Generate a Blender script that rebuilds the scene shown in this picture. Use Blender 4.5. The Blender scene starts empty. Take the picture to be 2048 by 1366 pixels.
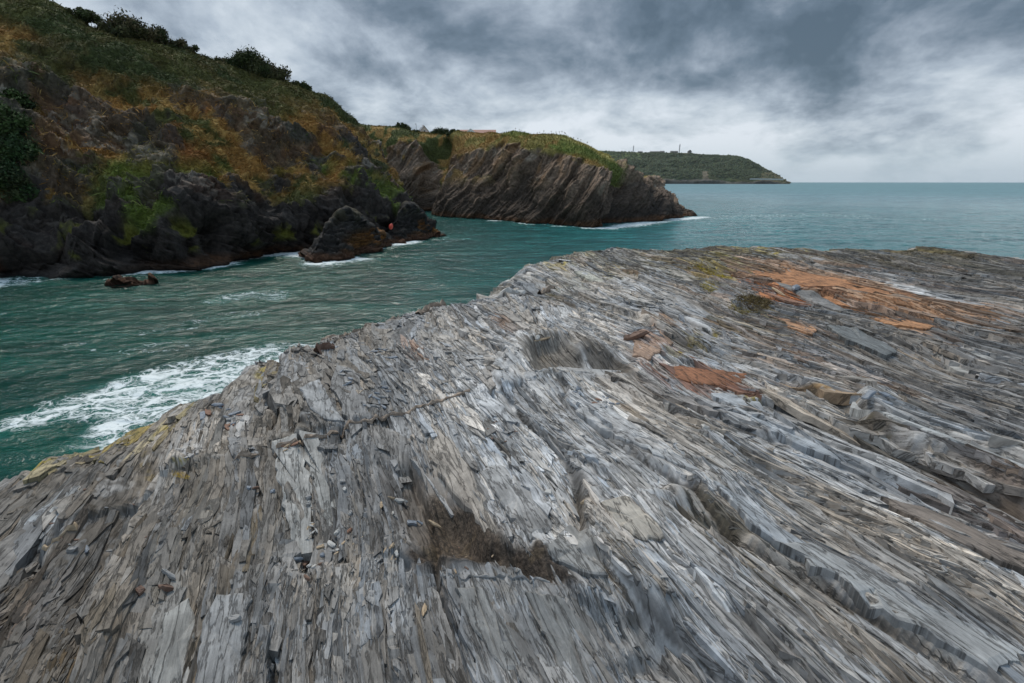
import bpy, math, random
import numpy as np
from mathutils import Vector, Matrix
random.seed(7); RNG = np.random.default_rng(7)
S = bpy.context.scene
COL = S.collection

# ------------------------------------------------------------ camera
F_PX = 960.0; CX, CY = 1024.0, 683.0; CAMZ = 6.0
PITCH = math.atan((683-364)/F_PX)
CP, SP = math.cos(PITCH), math.sin(PITCH)
cam = bpy.data.cameras.new('camera'); cam_o = bpy.data.objects.new('camera', cam); COL.objects.link(cam_o)
cam.sensor_width = 36.0; cam.lens = 36.0*F_PX/2048.0
cam.clip_start = 0.05; cam.clip_end = 30000
cam_o.location = (0, 0, CAMZ); cam_o.rotation_euler = (math.pi/2-PITCH, 0, 0)
S.camera = cam_o

# ------------------------------------------------------------ exposure, sun, sky
S.view_settings.view_transform = 'Standard'; S.view_settings.look = 'None'
S.view_settings.gamma = 1.0; S.view_settings.exposure = 0.62
SUN_EL, SUN_AZ = math.radians(52), math.radians(-28)      # azimuth measured from +Y towards +X
sun = bpy.data.lights.new('sun', 'SUN'); sun.energy = 1.5; sun.angle = math.radians(14); sun.color = (1.0, .93, .82)
sun_o = bpy.data.objects.new('sun', sun); COL.objects.link(sun_o)
sd = Vector((math.sin(SUN_AZ)*math.cos(SUN_EL), math.cos(SUN_AZ)*math.cos(SUN_EL), math.sin(SUN_EL)))
sun_o.rotation_euler = sd.to_track_quat('Z', 'Y').to_euler()

W = bpy.data.worlds.new('World'); S.world = W; W.use_nodes = True
nt = W.node_tree; nt.nodes.clear()
def N(nt, typ, **kw):
    n = nt.nodes.new(typ)
    for k, v in kw.items():
        if k.startswith('i_'): n.inputs[k[2:].replace('_', ' ')].default_value = v
        elif k.startswith('n_'): n.inputs[int(k[2:])].default_value = v
        else: setattr(n, k, v)
    return n
def Lk(nt, a, b): nt.links.new(a, b)
def math_n(nt, op, a, b=None, c=None, clamp=False):
    n = nt.nodes.new('ShaderNodeMath'); n.operation = op; n.use_clamp = clamp
    for i, v in enumerate((a, b, c)):
        if v is None: continue
        if isinstance(v, (int, float)): n.inputs[i].default_value = v
        else: nt.links.new(v, n.inputs[i])
    return n.outputs[0]
def smooth_n(nt, v, lo, hi, a=0.0, b=1.0):
    n = nt.nodes.new('ShaderNodeMapRange'); n.interpolation_type = 'SMOOTHSTEP'
    nt.links.new(v, n.inputs[0])
    for i, q in enumerate((lo, hi, a, b)): n.inputs[i+1].default_value = q
    return n.outputs[0]
def mix_n(nt, fac, a, b, blend='MIX'):
    n = nt.nodes.new('ShaderNodeMix'); n.data_type = 'RGBA'; n.blend_type = blend
    for s, v in ((n.inputs[0], fac), (n.inputs[6], a), (n.inputs[7], b)):
        if isinstance(v, (int, float)): s.default_value = v
        elif isinstance(v, tuple): s.default_value = (*v, 1)
        else: nt.links.new(v, s)
    return n.outputs[2]
def build_world():
    out = N(nt, 'ShaderNodeOutputWorld'); bg = N(nt, 'ShaderNodeBackground'); bg.inputs[1].default_value = 0.1
    sky = N(nt, 'ShaderNodeTexSky'); sky.sky_type = 'NISHITA'; sky.sun_disc = False
    sky.sun_elevation = SUN_EL; sky.sun_rotation = SUN_AZ
    tc = N(nt, 'ShaderNodeTexCoord'); sep = N(nt, 'ShaderNodeSeparateXYZ'); Lk(nt, tc.outputs['Generated'], sep.inputs[0])
    X, Y, Z = sep.outputs
    zc = math_n(nt, 'MAXIMUM', Z, 0.0)
    zz = math_n(nt, 'ADD', zc, 0.40)
    px = math_n(nt, 'DIVIDE', X, zz); py = math_n(nt, 'DIVIDE', Y, zz)
    cb = N(nt, 'ShaderNodeCombineXYZ'); Lk(nt, px, cb.inputs[0]); Lk(nt, py, cb.inputs[1])
    mp = N(nt, 'ShaderNodeMapping'); Lk(nt, cb.outputs[0], mp.inputs[0]); mp.inputs['Rotation'].default_value = (0, 0, 0.35); mp.inputs['Location'].default_value = (3.1, 1.7, 0)
    def noise(scale, detail, rough, dist, w=0.0):
        n = N(nt, 'ShaderNodeTexNoise'); n.noise_dimensions = '4D'; Lk(nt, mp.outputs[0], n.inputs['Vector'])
        n.inputs['W'].default_value = w; n.inputs['Scale'].default_value = scale; n.inputs['Detail'].default_value = detail
        n.inputs['Roughness'].default_value = rough; n.inputs['Distortion'].default_value = dist
        return n.outputs['Fac']
    big = noise(0.7, 3, .5, .3, 2.0)
    mid = noise(2.1, 11, .60, .30, 5.0)
    fine = noise(6.0, 8, .60, .3, 9.0)
    # heavier cloud towards the right (east) and overhead-right; thin bright part to the left of the view
    azr = math_n(nt, 'MULTIPLY', X, 0.62)
    d = math_n(nt, 'ADD', math_n(nt, 'MULTIPLY', math_n(nt, 'SUBTRACT', mid, .5), 2.5), math_n(nt, 'MULTIPLY', math_n(nt, 'SUBTRACT', big, .5), 1.5))
    d = math_n(nt, 'ADD', d, math_n(nt, 'MULTIPLY', math_n(nt, 'SUBTRACT', fine, .5), .85))
    # bank of darker cloud at elevation .12-.35 on the right
    elev = smooth_n(nt, Z, .07, .20)
    right = smooth_n(nt, X, -.45, .50)
    d = math_n(nt, 'ADD', d, math_n(nt, 'MULTIPLY', math_n(nt, 'MULTIPLY', elev, right), .50))
    leftdark = math_n(nt, 'MULTIPLY', smooth_n(nt, Z, .24, .42), smooth_n(nt, X, .1, -.4))
    d = math_n(nt, 'ADD', d, math_n(nt, 'MULTIPLY', leftdark, .35))
    d = math_n(nt, 'ADD', d, .245)
    cr = N(nt, 'ShaderNodeValToRGB'); Lk(nt, d, cr.inputs[0])
    e = cr.color_ramp.elements
    e[0].position = 0.0; e[0].color = (6.4, 6.9, 7.5, 1)
    e[1].position = 1.0; e[1].color = (.75, 1.12, 1.5, 1)
    for p, c in ((.22, (5.0, 5.6, 6.2, 1)), (.42, (3.6, 4.2, 4.9, 1)), (.62, (2.2, 2.7, 3.3, 1)), (.82, (1.2, 1.65, 2.15, 1))):
        q = e.new(p); q.color = c
    hor = smooth_n(nt, Z, .0, .085)
    col = mix_n(nt, math_n(nt, 'ADD', math_n(nt, 'MULTIPLY', hor, .55), .45), (3.5, 4.6, 5.4), cr.outputs[0])
    # overcast dome brightens overhead
    zen = smooth_n(nt, Z, .36, .85, .76, 2.7)
    vm = N(nt, 'ShaderNodeVectorMath', operation='SCALE'); Lk(nt, col, vm.inputs[0]); Lk(nt, zen, vm.inputs[3])
    c2 = mix_n(nt, .95, sky.outputs[0], vm.outputs[0])
    below = smooth_n(nt, Z, -.03, -.0005)
    c3 = mix_n(nt, below, (1.2, 1.6, 1.7), c2)
    Lk(nt, c3, bg.inputs[0]); Lk(nt, bg.outputs[0], out.inputs[0])
build_world()

# ------------------------------------------------------------ helpers
def ray(px, py):
    x = (px-CX)/F_PX; y = (CY-py)/F_PX
    return np.array([x, CP+SP*y, -SP+CP*y])
def at_z(px, py, z):                       # point seen at a pixel on a level plane
    d = ray(px, py); t = (z-CAMZ)/d[2]; return np.array([d[0]*t, d[1]*t, z])
def at_y(px, py, y):                       # point seen at a pixel at a distance
    d = ray(px, py); t = y/d[1]; return np.array([d[0]*t, y, CAMZ+d[2]*t])
f32 = np.float32
def hsh(ix, iy, seed=0, iz=None):
    h = (ix.astype(np.int64)*374761393 + iy.astype(np.int64)*668265263 + int(seed)*1442695041) & 0xffffffff
    if iz is not None: h = (h + iz.astype(np.int64)*2147483647*3 + iz.astype(np.int64)*1274126177) & 0xffffffff
    h = ((h ^ (h >> 13))*1274126177) & 0xffffffff
    h = ((h ^ (h >> 16))*2246822519) & 0xffffffff
    h = h ^ (h >> 15)
    return (h & 0xffffff).astype(f32)/f32(0xffffff)
def q5(t): return t*t*t*(t*(t*6-15)+10)
def vn(x, y, seed=0):
    ix = np.floor(x).astype(np.int64); iy = np.floor(y).astype(np.int64)
    u = q5((x-ix).astype(f32)); v = q5((y-iy).astype(f32))
    a = hsh(ix, iy, seed); b = hsh(ix+1, iy, seed); c = hsh(ix, iy+1, seed); d = hsh(ix+1, iy+1, seed)
    return (a*(1-u)+b*u)*(1-v)+(c*(1-u)+d*u)*v
def fbm(x, y, seed=0, o=4, g=.5):
    s = 0; a = 1; t = 0
    for i in range(o):
        s = s+a*vn(x, y, seed+i*17); t += a; a *= g; x = x*2.03+5.1; y = y*2.03+3.3
    return s/t
def vn3(x, y, z, seed=0):
    ix = np.floor(x).astype(np.int64); iy = np.floor(y).astype(np.int64); iz = np.floor(z).astype(np.int64)
    u = q5((x-ix).astype(f32)); v = q5((y-iy).astype(f32)); w = q5((z-iz).astype(f32))
    r = 0
    for dz in (0, 1):
        a = hsh(ix, iy, seed, iz+dz); b = hsh(ix+1, iy, seed, iz+dz); c = hsh(ix, iy+1, seed, iz+dz); d = hsh(ix+1, iy+1, seed, iz+dz)
        r = r+((a*(1-u)+b*u)*(1-v)+(c*(1-u)+d*u)*v)*(w if dz else 1-w)
    return r
def fbm3(p, scale, seed=0, o=4, g=.5):
    x, y, z = p[..., 0]/scale, p[..., 1]/scale, p[..., 2]/scale
    s = 0; a = 1; t = 0
    for i in range(o):
        s = s+a*vn3(x, y, z, seed+i*13); t += a; a *= g; x = x*2.03+1.7; y = y*2.03+9.2; z = z*2.03+4.4
    return s/t
def sst(x, a, b):
    t = np.clip((x-a)/(b-a), 0, 1); return t*t*(3-2*t)
def seg_dist(x, y, pts):                   # distance to an open polyline, and side (+ left of travel)
    best = np.full(x.shape, 1e9, f32); side = np.zeros(x.shape, f32)
    for (ax, ay), (bx, by) in zip(pts[:-1], pts[1:]):
        dx, dy = bx-ax, by-ay; L = dx*dx+dy*dy+1e-12
        t = np.clip(((x-ax)*dx+(y-ay)*dy)/L, 0, 1)
        qx = x-(ax+t*dx); qy = y-(ay+t*dy); d = np.sqrt(qx*qx+qy*qy)
        cr = dx*(y-ay)-dy*(x-ax); m = d < best
        best = np.where(m, d, best); side = np.where(m, np.sign(cr), side)
    return best, side
def poly_sd(x, y, pts):                    # signed distance to a polygon, negative inside
    P = list(pts)+[pts[0]]
    d, _ = seg_dist(x, y, P); ins = np.zeros(x.shape, bool)
    for (ax, ay), (bx, by) in zip(P[:-1], P[1:]):
        c = ((ay > y) != (by > y)) & (x < (bx-ax)*(y-ay)/((by-ay) if abs(by-ay) > 1e-9 else 1e-9)+ax)
        ins ^= c
    return np.where(ins, -d, d)
def mesh_np(name, V, Fq, mat, parent=None, smooth=True, attrs=None, tri=False):
    k = 3 if tri else 4
    me = bpy.data.meshes.new(name); V = np.ascontiguousarray(V, f32); Fq = np.ascontiguousarray(Fq, np.int32)
    me.vertices.add(len(V)); me.vertices.foreach_set('co', V.ravel())
    me.loops.add(Fq.size); me.loops.foreach_set('vertex_index', Fq.ravel())
    me.polygons.add(len(Fq)); me.polygons.foreach_set('loop_start', np.arange(0, Fq.size, k, dtype=np.int32))
    me.polygons.foreach_set('loop_total', np.full(len(Fq), k, np.int32))
    me.polygons.foreach_set('use_smooth', np.full(len(Fq), smooth, bool))
    me.update(calc_edges=True)
    if attrs:
        for an, arr in attrs.items():
            if arr.ndim == 2:
                a = me.attributes.new(an, 'FLOAT_COLOR', 'POINT')
                c = np.ones((len(V), 4), f32); c[:, :3] = arr; a.data.foreach_set('color', c.ravel())
            else:
                a = me.attributes.new(an, 'FLOAT', 'POINT'); a.data.foreach_set('value', np.ascontiguousarray(arr, f32))
    me.materials.append(mat)
    o = bpy.data.objects.new(name, me); COL.objects.link(o)
    if parent is not None: o.parent = parent
    return o
def grid_faces(n, m):
    i = np.arange(n*m, dtype=np.int32).reshape(n, m)
    return np.stack([i[:-1, :-1], i[1:, :-1], i[1:, 1:], i[:-1, 1:]], -1).reshape(-1, 4)
def tag(o, label, cat, group=None):
    o['label'] = label; o['category'] = cat
    if group: o['group'] = group
    return o
def mesh_py(name, V, F, mat, parent=None, smooth=False):
    me = bpy.data.meshes.new(name); me.from_pydata([tuple(map(float, v)) for v in V], [], F); me.update()
    me.materials.append(mat)
    if smooth: me.polygons.foreach_set('use_smooth', [True]*len(me.polygons))
    o = bpy.data.objects.new(name, me); COL.objects.link(o)
    if parent is not None: o.parent = parent
    return o
def empty(name, loc, rz=0):
    o = bpy.data.objects.new(name, None); COL.objects.link(o); o.location = tuple(map(float, loc)); o.rotation_euler = (0, 0, rz); return o
def col_arr(n, c): return np.tile(np.array(c, f32), (n, 1))
def lerp(a, b, t): return a*(1-t[..., None])+np.asarray(b, f32)*t[..., None]

# ------------------------------------------------------------ materials
def new_mat(name):
    m = bpy.data.materials.new(name); m.use_nodes = True; t = m.node_tree; t.nodes.clear()
    o = N(t, 'ShaderNodeOutputMaterial'); b = N(t, 'ShaderNodeBsdfPrincipled'); Lk(t, b.outputs[0], o.inputs[0])
    return m, t, b
def simple_mat(name, c, rough=.8, var=.15, scale=8.0, bump=.2):
    m, t, b = new_mat(name)
    tc = N(t, 'ShaderNodeTexCoord'); n = N(t, 'ShaderNodeTexNoise'); Lk(t, tc.outputs['Object'], n.inputs['Vector'])
    n.inputs['Scale'].default_value = scale; n.inputs['Detail'].default_value = 6
    lo = tuple(x*(1-var*1.6) for x in c); hi = tuple(min(1, x*(1+var*1.6)) for x in c)
    Lk(t, mix_n(t, n.outputs['Fac'], lo, hi), b.inputs['Base Color'])
    b.inputs['Roughness'].default_value = rough
    bp = N(t, 'ShaderNodeBump'); bp.inputs['Strength'].default_value = bump; bp.inputs['Distance'].default_value = .02
    Lk(t, n.outputs['Fac'], bp.inputs['Height']); Lk(t, bp.outputs[0], b.inputs['Normal'])
    return m
AZ_U = math.atan2((650-CX)/F_PX, CP+SP*(683-364)/F_PX)      # direction the slate beds run in
UX, UY = math.sin(AZ_U), math.cos(AZ_U); VX, VY = UY, -UX
def mat_slate():
    m, t, b = new_mat('slate')
    at = N(t, 'ShaderNodeAttribute', attribute_name='Col'); st = N(t, 'ShaderNodeAttribute', attribute_name='bed')
    sepc = N(t, 'ShaderNodeSeparateColor'); Lk(t, st.outputs['Color'], sepc.inputs[0])
    def streak(sv, su, det, rough, seed):
        cb = N(t, 'ShaderNodeCombineXYZ')
        Lk(t, math_n(t, 'MULTIPLY', sepc.outputs[0], sv), cb.inputs[0]); Lk(t, math_n(t, 'MULTIPLY', sepc.outputs[1], su), cb.inputs[1])
        cb.inputs[2].default_value = seed
        n = N(t, 'ShaderNodeTexNoise'); Lk(t, cb.outputs[0], n.inputs['Vector']); n.inputs['Scale'].default_value = 1
        n.inputs['Detail'].default_value = det; n.inputs['Roughness'].default_value = rough; n.inputs['Distortion'].default_value = .3
        return n.outputs['Fac']
    s1 = streak(55, 4, 8, .6, 1.0); s2 = streak(180, 14, 6, .65, 5.0); s3 = streak(14, 2.2, 6, .6, 9.0)
    tc = N(t, 'ShaderNodeTexCoord'); g = N(t, 'ShaderNodeTexNoise'); Lk(t, tc.outputs['Object'], g.inputs['Vector'])
    g.inputs['Scale'].default_value = 45; g.inputs['Detail'].default_value = 8; g.inputs['Roughness'].default_value = .7
    f = math_n(t, 'ADD', math_n(t, 'MULTIPLY', s1, .5), math_n(t, 'ADD', math_n(t, 'MULTIPLY', s2, .25), math_n(t, 'MULTIPLY', g.outputs['Fac'], .25)))
    mudm = smooth_n(t, sepc.outputs[2], 1.2, 1.8)
    bl = N(t, 'ShaderNodeTexNoise'); Lk(t, tc.outputs['Object'], bl.inputs['Vector']); bl.inputs['Scale'].default_value = 5; bl.inputs['Detail'].default_value = 7; bl.inputs['Roughness'].default_value = .65; bl.inputs['Distortion'].default_value = .6
    k = math_n(t, 'MULTIPLY', smooth_n(t, f, .34, .66, .72, 1.25), smooth_n(t, bl.outputs['Fac'], .32, .68, .74, 1.26))
    k = math_n(t, 'ADD', math_n(t, 'MULTIPLY', k, math_n(t, 'SUBTRACT', 1.0, mudm)), math_n(t, 'MULTIPLY', smooth_n(t, g.outputs['Fac'], .34, .66, .45, 1.7), mudm))
    vm = N(t, 'ShaderNodeVectorMath', operation='SCALE'); Lk(t, at.outputs['Color'], vm.inputs[0]); Lk(t, k, vm.inputs[3])
    # thin dark split lines between laminae
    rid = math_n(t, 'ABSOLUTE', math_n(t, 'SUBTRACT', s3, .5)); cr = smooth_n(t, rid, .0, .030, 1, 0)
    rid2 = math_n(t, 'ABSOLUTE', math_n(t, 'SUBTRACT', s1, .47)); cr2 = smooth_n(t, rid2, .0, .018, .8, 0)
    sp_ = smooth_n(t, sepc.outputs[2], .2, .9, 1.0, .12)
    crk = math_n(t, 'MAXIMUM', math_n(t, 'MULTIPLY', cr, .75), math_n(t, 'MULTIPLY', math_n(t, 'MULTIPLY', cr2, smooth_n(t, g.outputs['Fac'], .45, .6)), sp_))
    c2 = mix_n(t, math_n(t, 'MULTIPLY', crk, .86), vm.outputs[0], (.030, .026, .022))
    Lk(t, c2, b.inputs['Base Color'])
    b.inputs['Roughness'].default_value = .68; b.inputs['Specular IOR Level'].default_value = .25
    h = math_n(t, 'SUBTRACT', math_n(t, 'ADD', math_n(t, 'MULTIPLY', s1, .8), math_n(t, 'ADD', math_n(t, 'MULTIPLY', s2, .3), math_n(t, 'MULTIPLY', g.outputs['Fac'], .25))), math_n(t, 'MULTIPLY', crk, .45))
    h = math_n(t, 'ADD', h, math_n(t, 'MULTIPLY', math_n(t, 'MULTIPLY', g.outputs['Fac'], mudm), 1.1))
    bp = N(t, 'ShaderNodeBump'); bp.inputs['Strength'].default_value = .8; bp.inputs['Distance'].default_value = .014
    Lk(t, h, bp.inputs['Height']); Lk(t, bp.outputs[0], b.inputs['Normal'])
    return m
def mat_vcol(name, rough=.85, scale=1.2, amp=.35, bump=.5, dist=.15, fine=6.0):
    m, t, b = new_mat(name)
    at = N(t, 'ShaderNodeAttribute', attribute_name='Col')
    tc = N(t, 'ShaderNodeTexCoord')
    n = N(t, 'ShaderNodeTexNoise'); Lk(t, tc.outputs['Object'], n.inputs['Vector']); n.inputs['Scale'].default_value = scale*fine
    n.inputs['Detail'].default_value = 8; n.inputs['Roughness'].default_value = .68
    k = smooth_n(t, n.outputs['Fac'], .3, .7, 1-amp, 1+amp)
    vm = N(t, 'ShaderNodeVectorMath', operation='SCALE'); Lk(t, at.outputs['Color'], vm.inputs[0]); Lk(t, k, vm.inputs[3])
    Lk(t, vm.outputs[0], b.inputs['Base Color']); b.inputs['Roughness'].default_value = rough; b.inputs['Specular IOR Level'].default_value = .12
    bp = N(t, 'ShaderNodeBump'); bp.inputs['Strength'].default_value = bump; bp.inputs['Distance'].default_value = dist
    Lk(t, n.outputs['Fac'], bp.inputs['Height']); Lk(t, bp.outputs[0], b.inputs['Normal'])
    return m
def mat_sea():
    m, t, b = new_mat('sea_water')
    tc = N(t, 'ShaderNodeTexCoord'); fo = N(t, 'ShaderNodeAttribute', attribute_name='foam'); sh = N(t, 'ShaderNodeAttribute', attribute_name='Col')
    def mapped(sx, sy, rz):
        mp = N(t, 'ShaderNodeMapping'); Lk(t, tc.outputs['Object'], mp.inputs[0]); mp.inputs['Scale'].default_value = (sx, sy, 1); mp.inputs['Rotation'].default_value = (0, 0, rz); return mp.outputs[0]
    def noise(vec, sc, det, rough, dist=0):
        n = N(t, 'ShaderNodeTexNoise'); Lk(t, vec, n.inputs['Vector']); n.inputs['Scale'].default_value = sc
        n.inputs['Detail'].default_value = det; n.inputs['Roughness'].default_value = rough; n.inputs['Distortion'].default_value = dist; return n
    a = noise(mapped(.75, 1.6, -.35), 1.5, 6, .6, .4).outputs['Fac']
    c = noise(mapped(.5, 1.4, -.2), .35, 4, .55, .3).outputs['Fac']
    d = noise(mapped(1, 1.3, .3), 7.0, 4, .6, .2).outputs['Fac']
    h = math_n(t, 'ADD', math_n(t, 'ADD', math_n(t, 'MULTIPLY', a, .45), math_n(t, 'MULTIPLY', c, .9)), math_n(t, 'MULTIPLY', d, .09))
    bp = N(t, 'ShaderNodeBump'); bp.inputs['Strength'].default_value = 1; bp.inputs['Distance'].default_value = .30
    # lacy foam
    wn = noise(mapped(1, 1, 0), .9, 4, .6, 0)
    wv = N(t, 'ShaderNodeVectorMath', operation='MULTIPLY_ADD'); Lk(t, wn.outputs['Color'], wv.inputs[0]); wv.inputs[1].default_value = (1.8, 1.8, 0); Lk(t, mapped(.75, 1.25, -.55), wv.inputs[2])
    vo = N(t, 'ShaderNodeTexVoronoi'); vo.feature = 'DISTANCE_TO_EDGE'; Lk(t, wv.outputs[0], vo.inputs['Vector']); vo.inputs['Scale'].default_value = 1.5
    vo2 = N(t, 'ShaderNodeTexVoronoi'); vo2.feature = 'DISTANCE_TO_EDGE'; Lk(t, wv.outputs[0], vo2.inputs['Vector']); vo2.inputs['Scale'].default_value = 4.6
    lace = math_n(t, 'MAXIMUM', smooth_n(t, vo.outputs[0], .0, .16, 1, 0), math_n(t, 'MULTIPLY', smooth_n(t, vo2.outputs[0], .0, .14, 1, 0), .8))
    fn = noise(wv.outputs[0], 1.6, 9, .66, .2).outputs['Fac']
    fm = math_n(t, 'ADD', math_n(t, 'ADD', math_n(t, 'MULTIPLY', lace, .26), math_n(t, 'MULTIPLY', fn, 1.0)), math_n(t, 'MULTIPLY', math_n(t, 'SUBTRACT', fo.outputs['Fac'], 1.0), .85))
    foam = smooth_n(t, fm, .42, .74)
    foam = math_n(t, 'MULTIPLY', foam, smooth_n(t, fo.outputs['Fac'], .0, .12))
    colr = mix_n(t, smooth_n(t, c, .3, .7), (.6, .62, .64), (1.35, 1.3, 1.3))
    base = mix_n(t, 1.0, sh.outputs['Color'], colr, 'MULTIPLY')
    Lk(t, mix_n(t, math_n(t, 'MULTIPLY', foam, .92), base, (.80, .84, .84)), b.inputs['Base Color'])
    ln = N(t, 'ShaderNodeVectorMath', operation='LENGTH'); Lk(t, tc.outputs['Object'], ln.inputs[0])
    Lk(t, math_n(t, 'ADD', math_n(t, 'MULTIPLY', foam, .5), smooth_n(t, ln.outputs['Value'], 50, 500, .10, .48)), b.inputs['Roughness'])
    b.inputs['IOR'].default_value = 1.33
    Lk(t, smooth_n(t, ln.outputs['Value'], 60, 900, .45, .25), b.inputs['Specular IOR Level'])
    Lk(t, math_n(t, 'ADD', h, math_n(t, 'MULTIPLY', foam, .10)), bp.inputs['Height']); Lk(t, bp.outputs[0], b.inputs['Normal'])
    return m
M_SLATE = mat_slate()
M_ROCK = mat_vcol('cliff_rock', .8, 1.0, .45, .9, .25, 2.6)
M_LEAF = mat_vcol('vegetation', .8, 1.0, .25, .0, .01, 1.0)
M_WOOD = mat_vcol('far_woodland', .9, .05, .4, .6, 3.0, 1.0)
M_SEA = mat_sea()

# ------------------------------------------------------------ foreground rock shelf
ZP = 4.35
def pp(px, py): return tuple(at_z(px, py, ZP)[:2])
def ppl(l): return [pp(*p) for p in l]
EDGE = ppl([(-260, 1250), (-90, 1035), (0, 962), (50, 920), (100, 888), (160, 876), (240, 862), (350, 826), (405, 790), (430, 777), (560, 722), (640, 690), (700, 664), (760, 640), (860, 610), (930, 598), (1000, 576), (1050, 544), (1090, 528), (1150, 512), (1200, 504), (1300, 502), (1400, 502), (1500, 499), (1600, 502), (1740, 506), (1850, 505), (2048, 508), (2400, 512)])
SHELF = EDGE+[(60, 14), (60, -12), (-1.2, -12), (-2.6, -2)]
SCARPS = [  # polyline, height change on the near side (negative = lower), reach in m, sharpness
    (ppl([(390, 945), (430, 930), (540, 905), (640, 872), (690, 852), (780, 832), (860, 805), (950, 788), (1010, 775)]), -.075, .55),
    (ppl([(840, 1150), (890, 1176), (960, 1160), (1050, 1158), (1130, 1172), (1200, 1182), (1290, 1200)]), -.05, .30),
    (ppl([(1010, 1098), (1060, 1085), (1130, 1055), (1200, 1008), (1250, 993), (1330, 985), (1400, 975)]), .075, .45),
    (ppl([(1120, 1400), (1200, 1310), (1250, 1290), (1330, 1200), (1300, 1130), (1240, 1105)]), -.05, .3),
    (ppl([(560, 1130), (600, 1145), (660, 1140), (700, 1120)]), .06, .3),
    (ppl([(330, 700), (500, 760), (650, 700), (780, 640), (860, 618)]), -.03, .4),
    (ppl([(1020, 755), (1100, 745), (1180, 738), (1260, 728), (1350, 712), (1400, 680), (1480, 642), (1560, 605)]), .04, .35),
    (ppl([(1410, 850), (1420, 810), (1500, 790), (1560, 780)]), .03, .4),
    (ppl([(1060, 565), (1180, 548), (1330, 512)]), -.03, .5),
    (ppl([(1400, 560), (1470, 600), (1560, 604), (1680, 640), (1900, 700)]), -.06, .6),
]
PITS = [   # polygon, depth, wall width
    (ppl([(760, 905), (860, 900), (930, 960), (1000, 1075), (1070, 1092), (1150, 1168), (960, 1160), (890, 1172), (800, 1120), (740, 1010)]), .085, .16),
    (ppl([(862, 965), (930, 1000), (1000, 1082), (1080, 1102), (1155, 1166), (1000, 1158), (890, 1170), (812, 1122), (850, 1060)]), .075, .10),
    (ppl([(1036, 690), (1080, 668), (1130, 667), (1200, 690), (1262, 712), (1258, 733), (1160, 745), (1070, 752), (1050, 745)]), .16, .24),
    (ppl([(1270, 992), (1400, 1000), (1480, 1050), (1510, 1080), (1490, 1104), (1400, 1092), (1330, 1035)]), .075, .14),
    (ppl([(530, 905), (620, 890), (690, 1060), (720, 1120), (600, 1142), (575, 1060)]), .045, .05),
    (ppl([(1460, 595), (1500, 590), (1548, 612), (1530, 625), (1480, 622)]), .15, .2),
    (ppl([(1180, 1185), (1300, 1190), (1400, 1300), (1300, 1400), (1050, 1400), (980, 1200)]), .05, .12),
    (ppl([(1560, 720), (1600, 760), (1690, 850), (1800, 930), (1700, 900), (1600, 820), (1520, 760)]), .07, .2),
]
FLAT = ppl([(1465, 532), (1535, 528), (1700, 556), (1860, 598), (1995, 622), (1940, 642), (1800, 625), (1650, 612), (1560, 604), (1480, 566)])
RAISED = [
    (ppl([(1700, 800), (1770, 808), (1900, 868), (2080, 945), (2400, 1090), (2400, 1190), (2048, 1020), (1850, 930), (1722, 862), (1695, 835)]), .15, .035),
    (ppl([(1268, 668), (1310, 650), (1350, 690), (1290, 722), (1262, 722)]), .06, .05),
    (ppl([(200, 1180), (300, 1200), (260, 1400), (130, 1400)]), .03, .03),
    (ppl([(1600, 585), (1750, 600), (2048, 660), (2300, 700), (2048, 640), (1800, 590), (1640, 572)]), .06, .1),
]
def slabs(u, v, w, L, A, seed, tiltk=.9, groove=.5):
    s = v/w; s = s+.9*vn(s*.37, s*0+seed, seed)+1.25*vn(s*.75+u/L*.3, u/L*1.1, seed+1)+.22*vn(s*1.9, u/L*4.5, seed+8)
    i = np.floor(s); f = (s-i).astype(f32)
    hi = hsh(i, i*0, seed+2)
    t = u/(L*(.5+1.2*hi))+hi*37+(f-.5)*(hsh(i, i*0, seed+3)-.5)*2.6*w/L*2+.12*vn(s*3, u/L*3, seed+4)
    j = np.floor(t); g = (t-j).astype(f32)
    h1 = hsh(i, j, seed+5); h2 = hsh(i, j, seed+6); h3 = hsh(i, j, seed+7)
    hb = hsh(i, i*0, seed+9)
    z = (hb-.5)*A*.85+(h1-.5)*A*.42 + (.5-f)*A*tiltk*(.35+h2) + (g-.5)*A*(h3-.4)*.45
    e = np.minimum(f, 1-f); eg = np.minimum(g, 1-g)*L/w
    jn = np.maximum(np.exp(-(e/.05)**2)*(h2 > .38), np.exp(-(eg/.07)**2)*(h3 > .5)*.9)
    z = z - groove*A*jn
    return z.astype(f32), h1, h2, jn
def bedwarp(u, v): return .55*(vn(u*.22, v*.3, 11)-.5)+.22*(vn(u*.8, v*1.1, 12)-.5)-.035*np.clip(v, 0, 20)*np.clip(u, 0, 20)*.25
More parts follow.
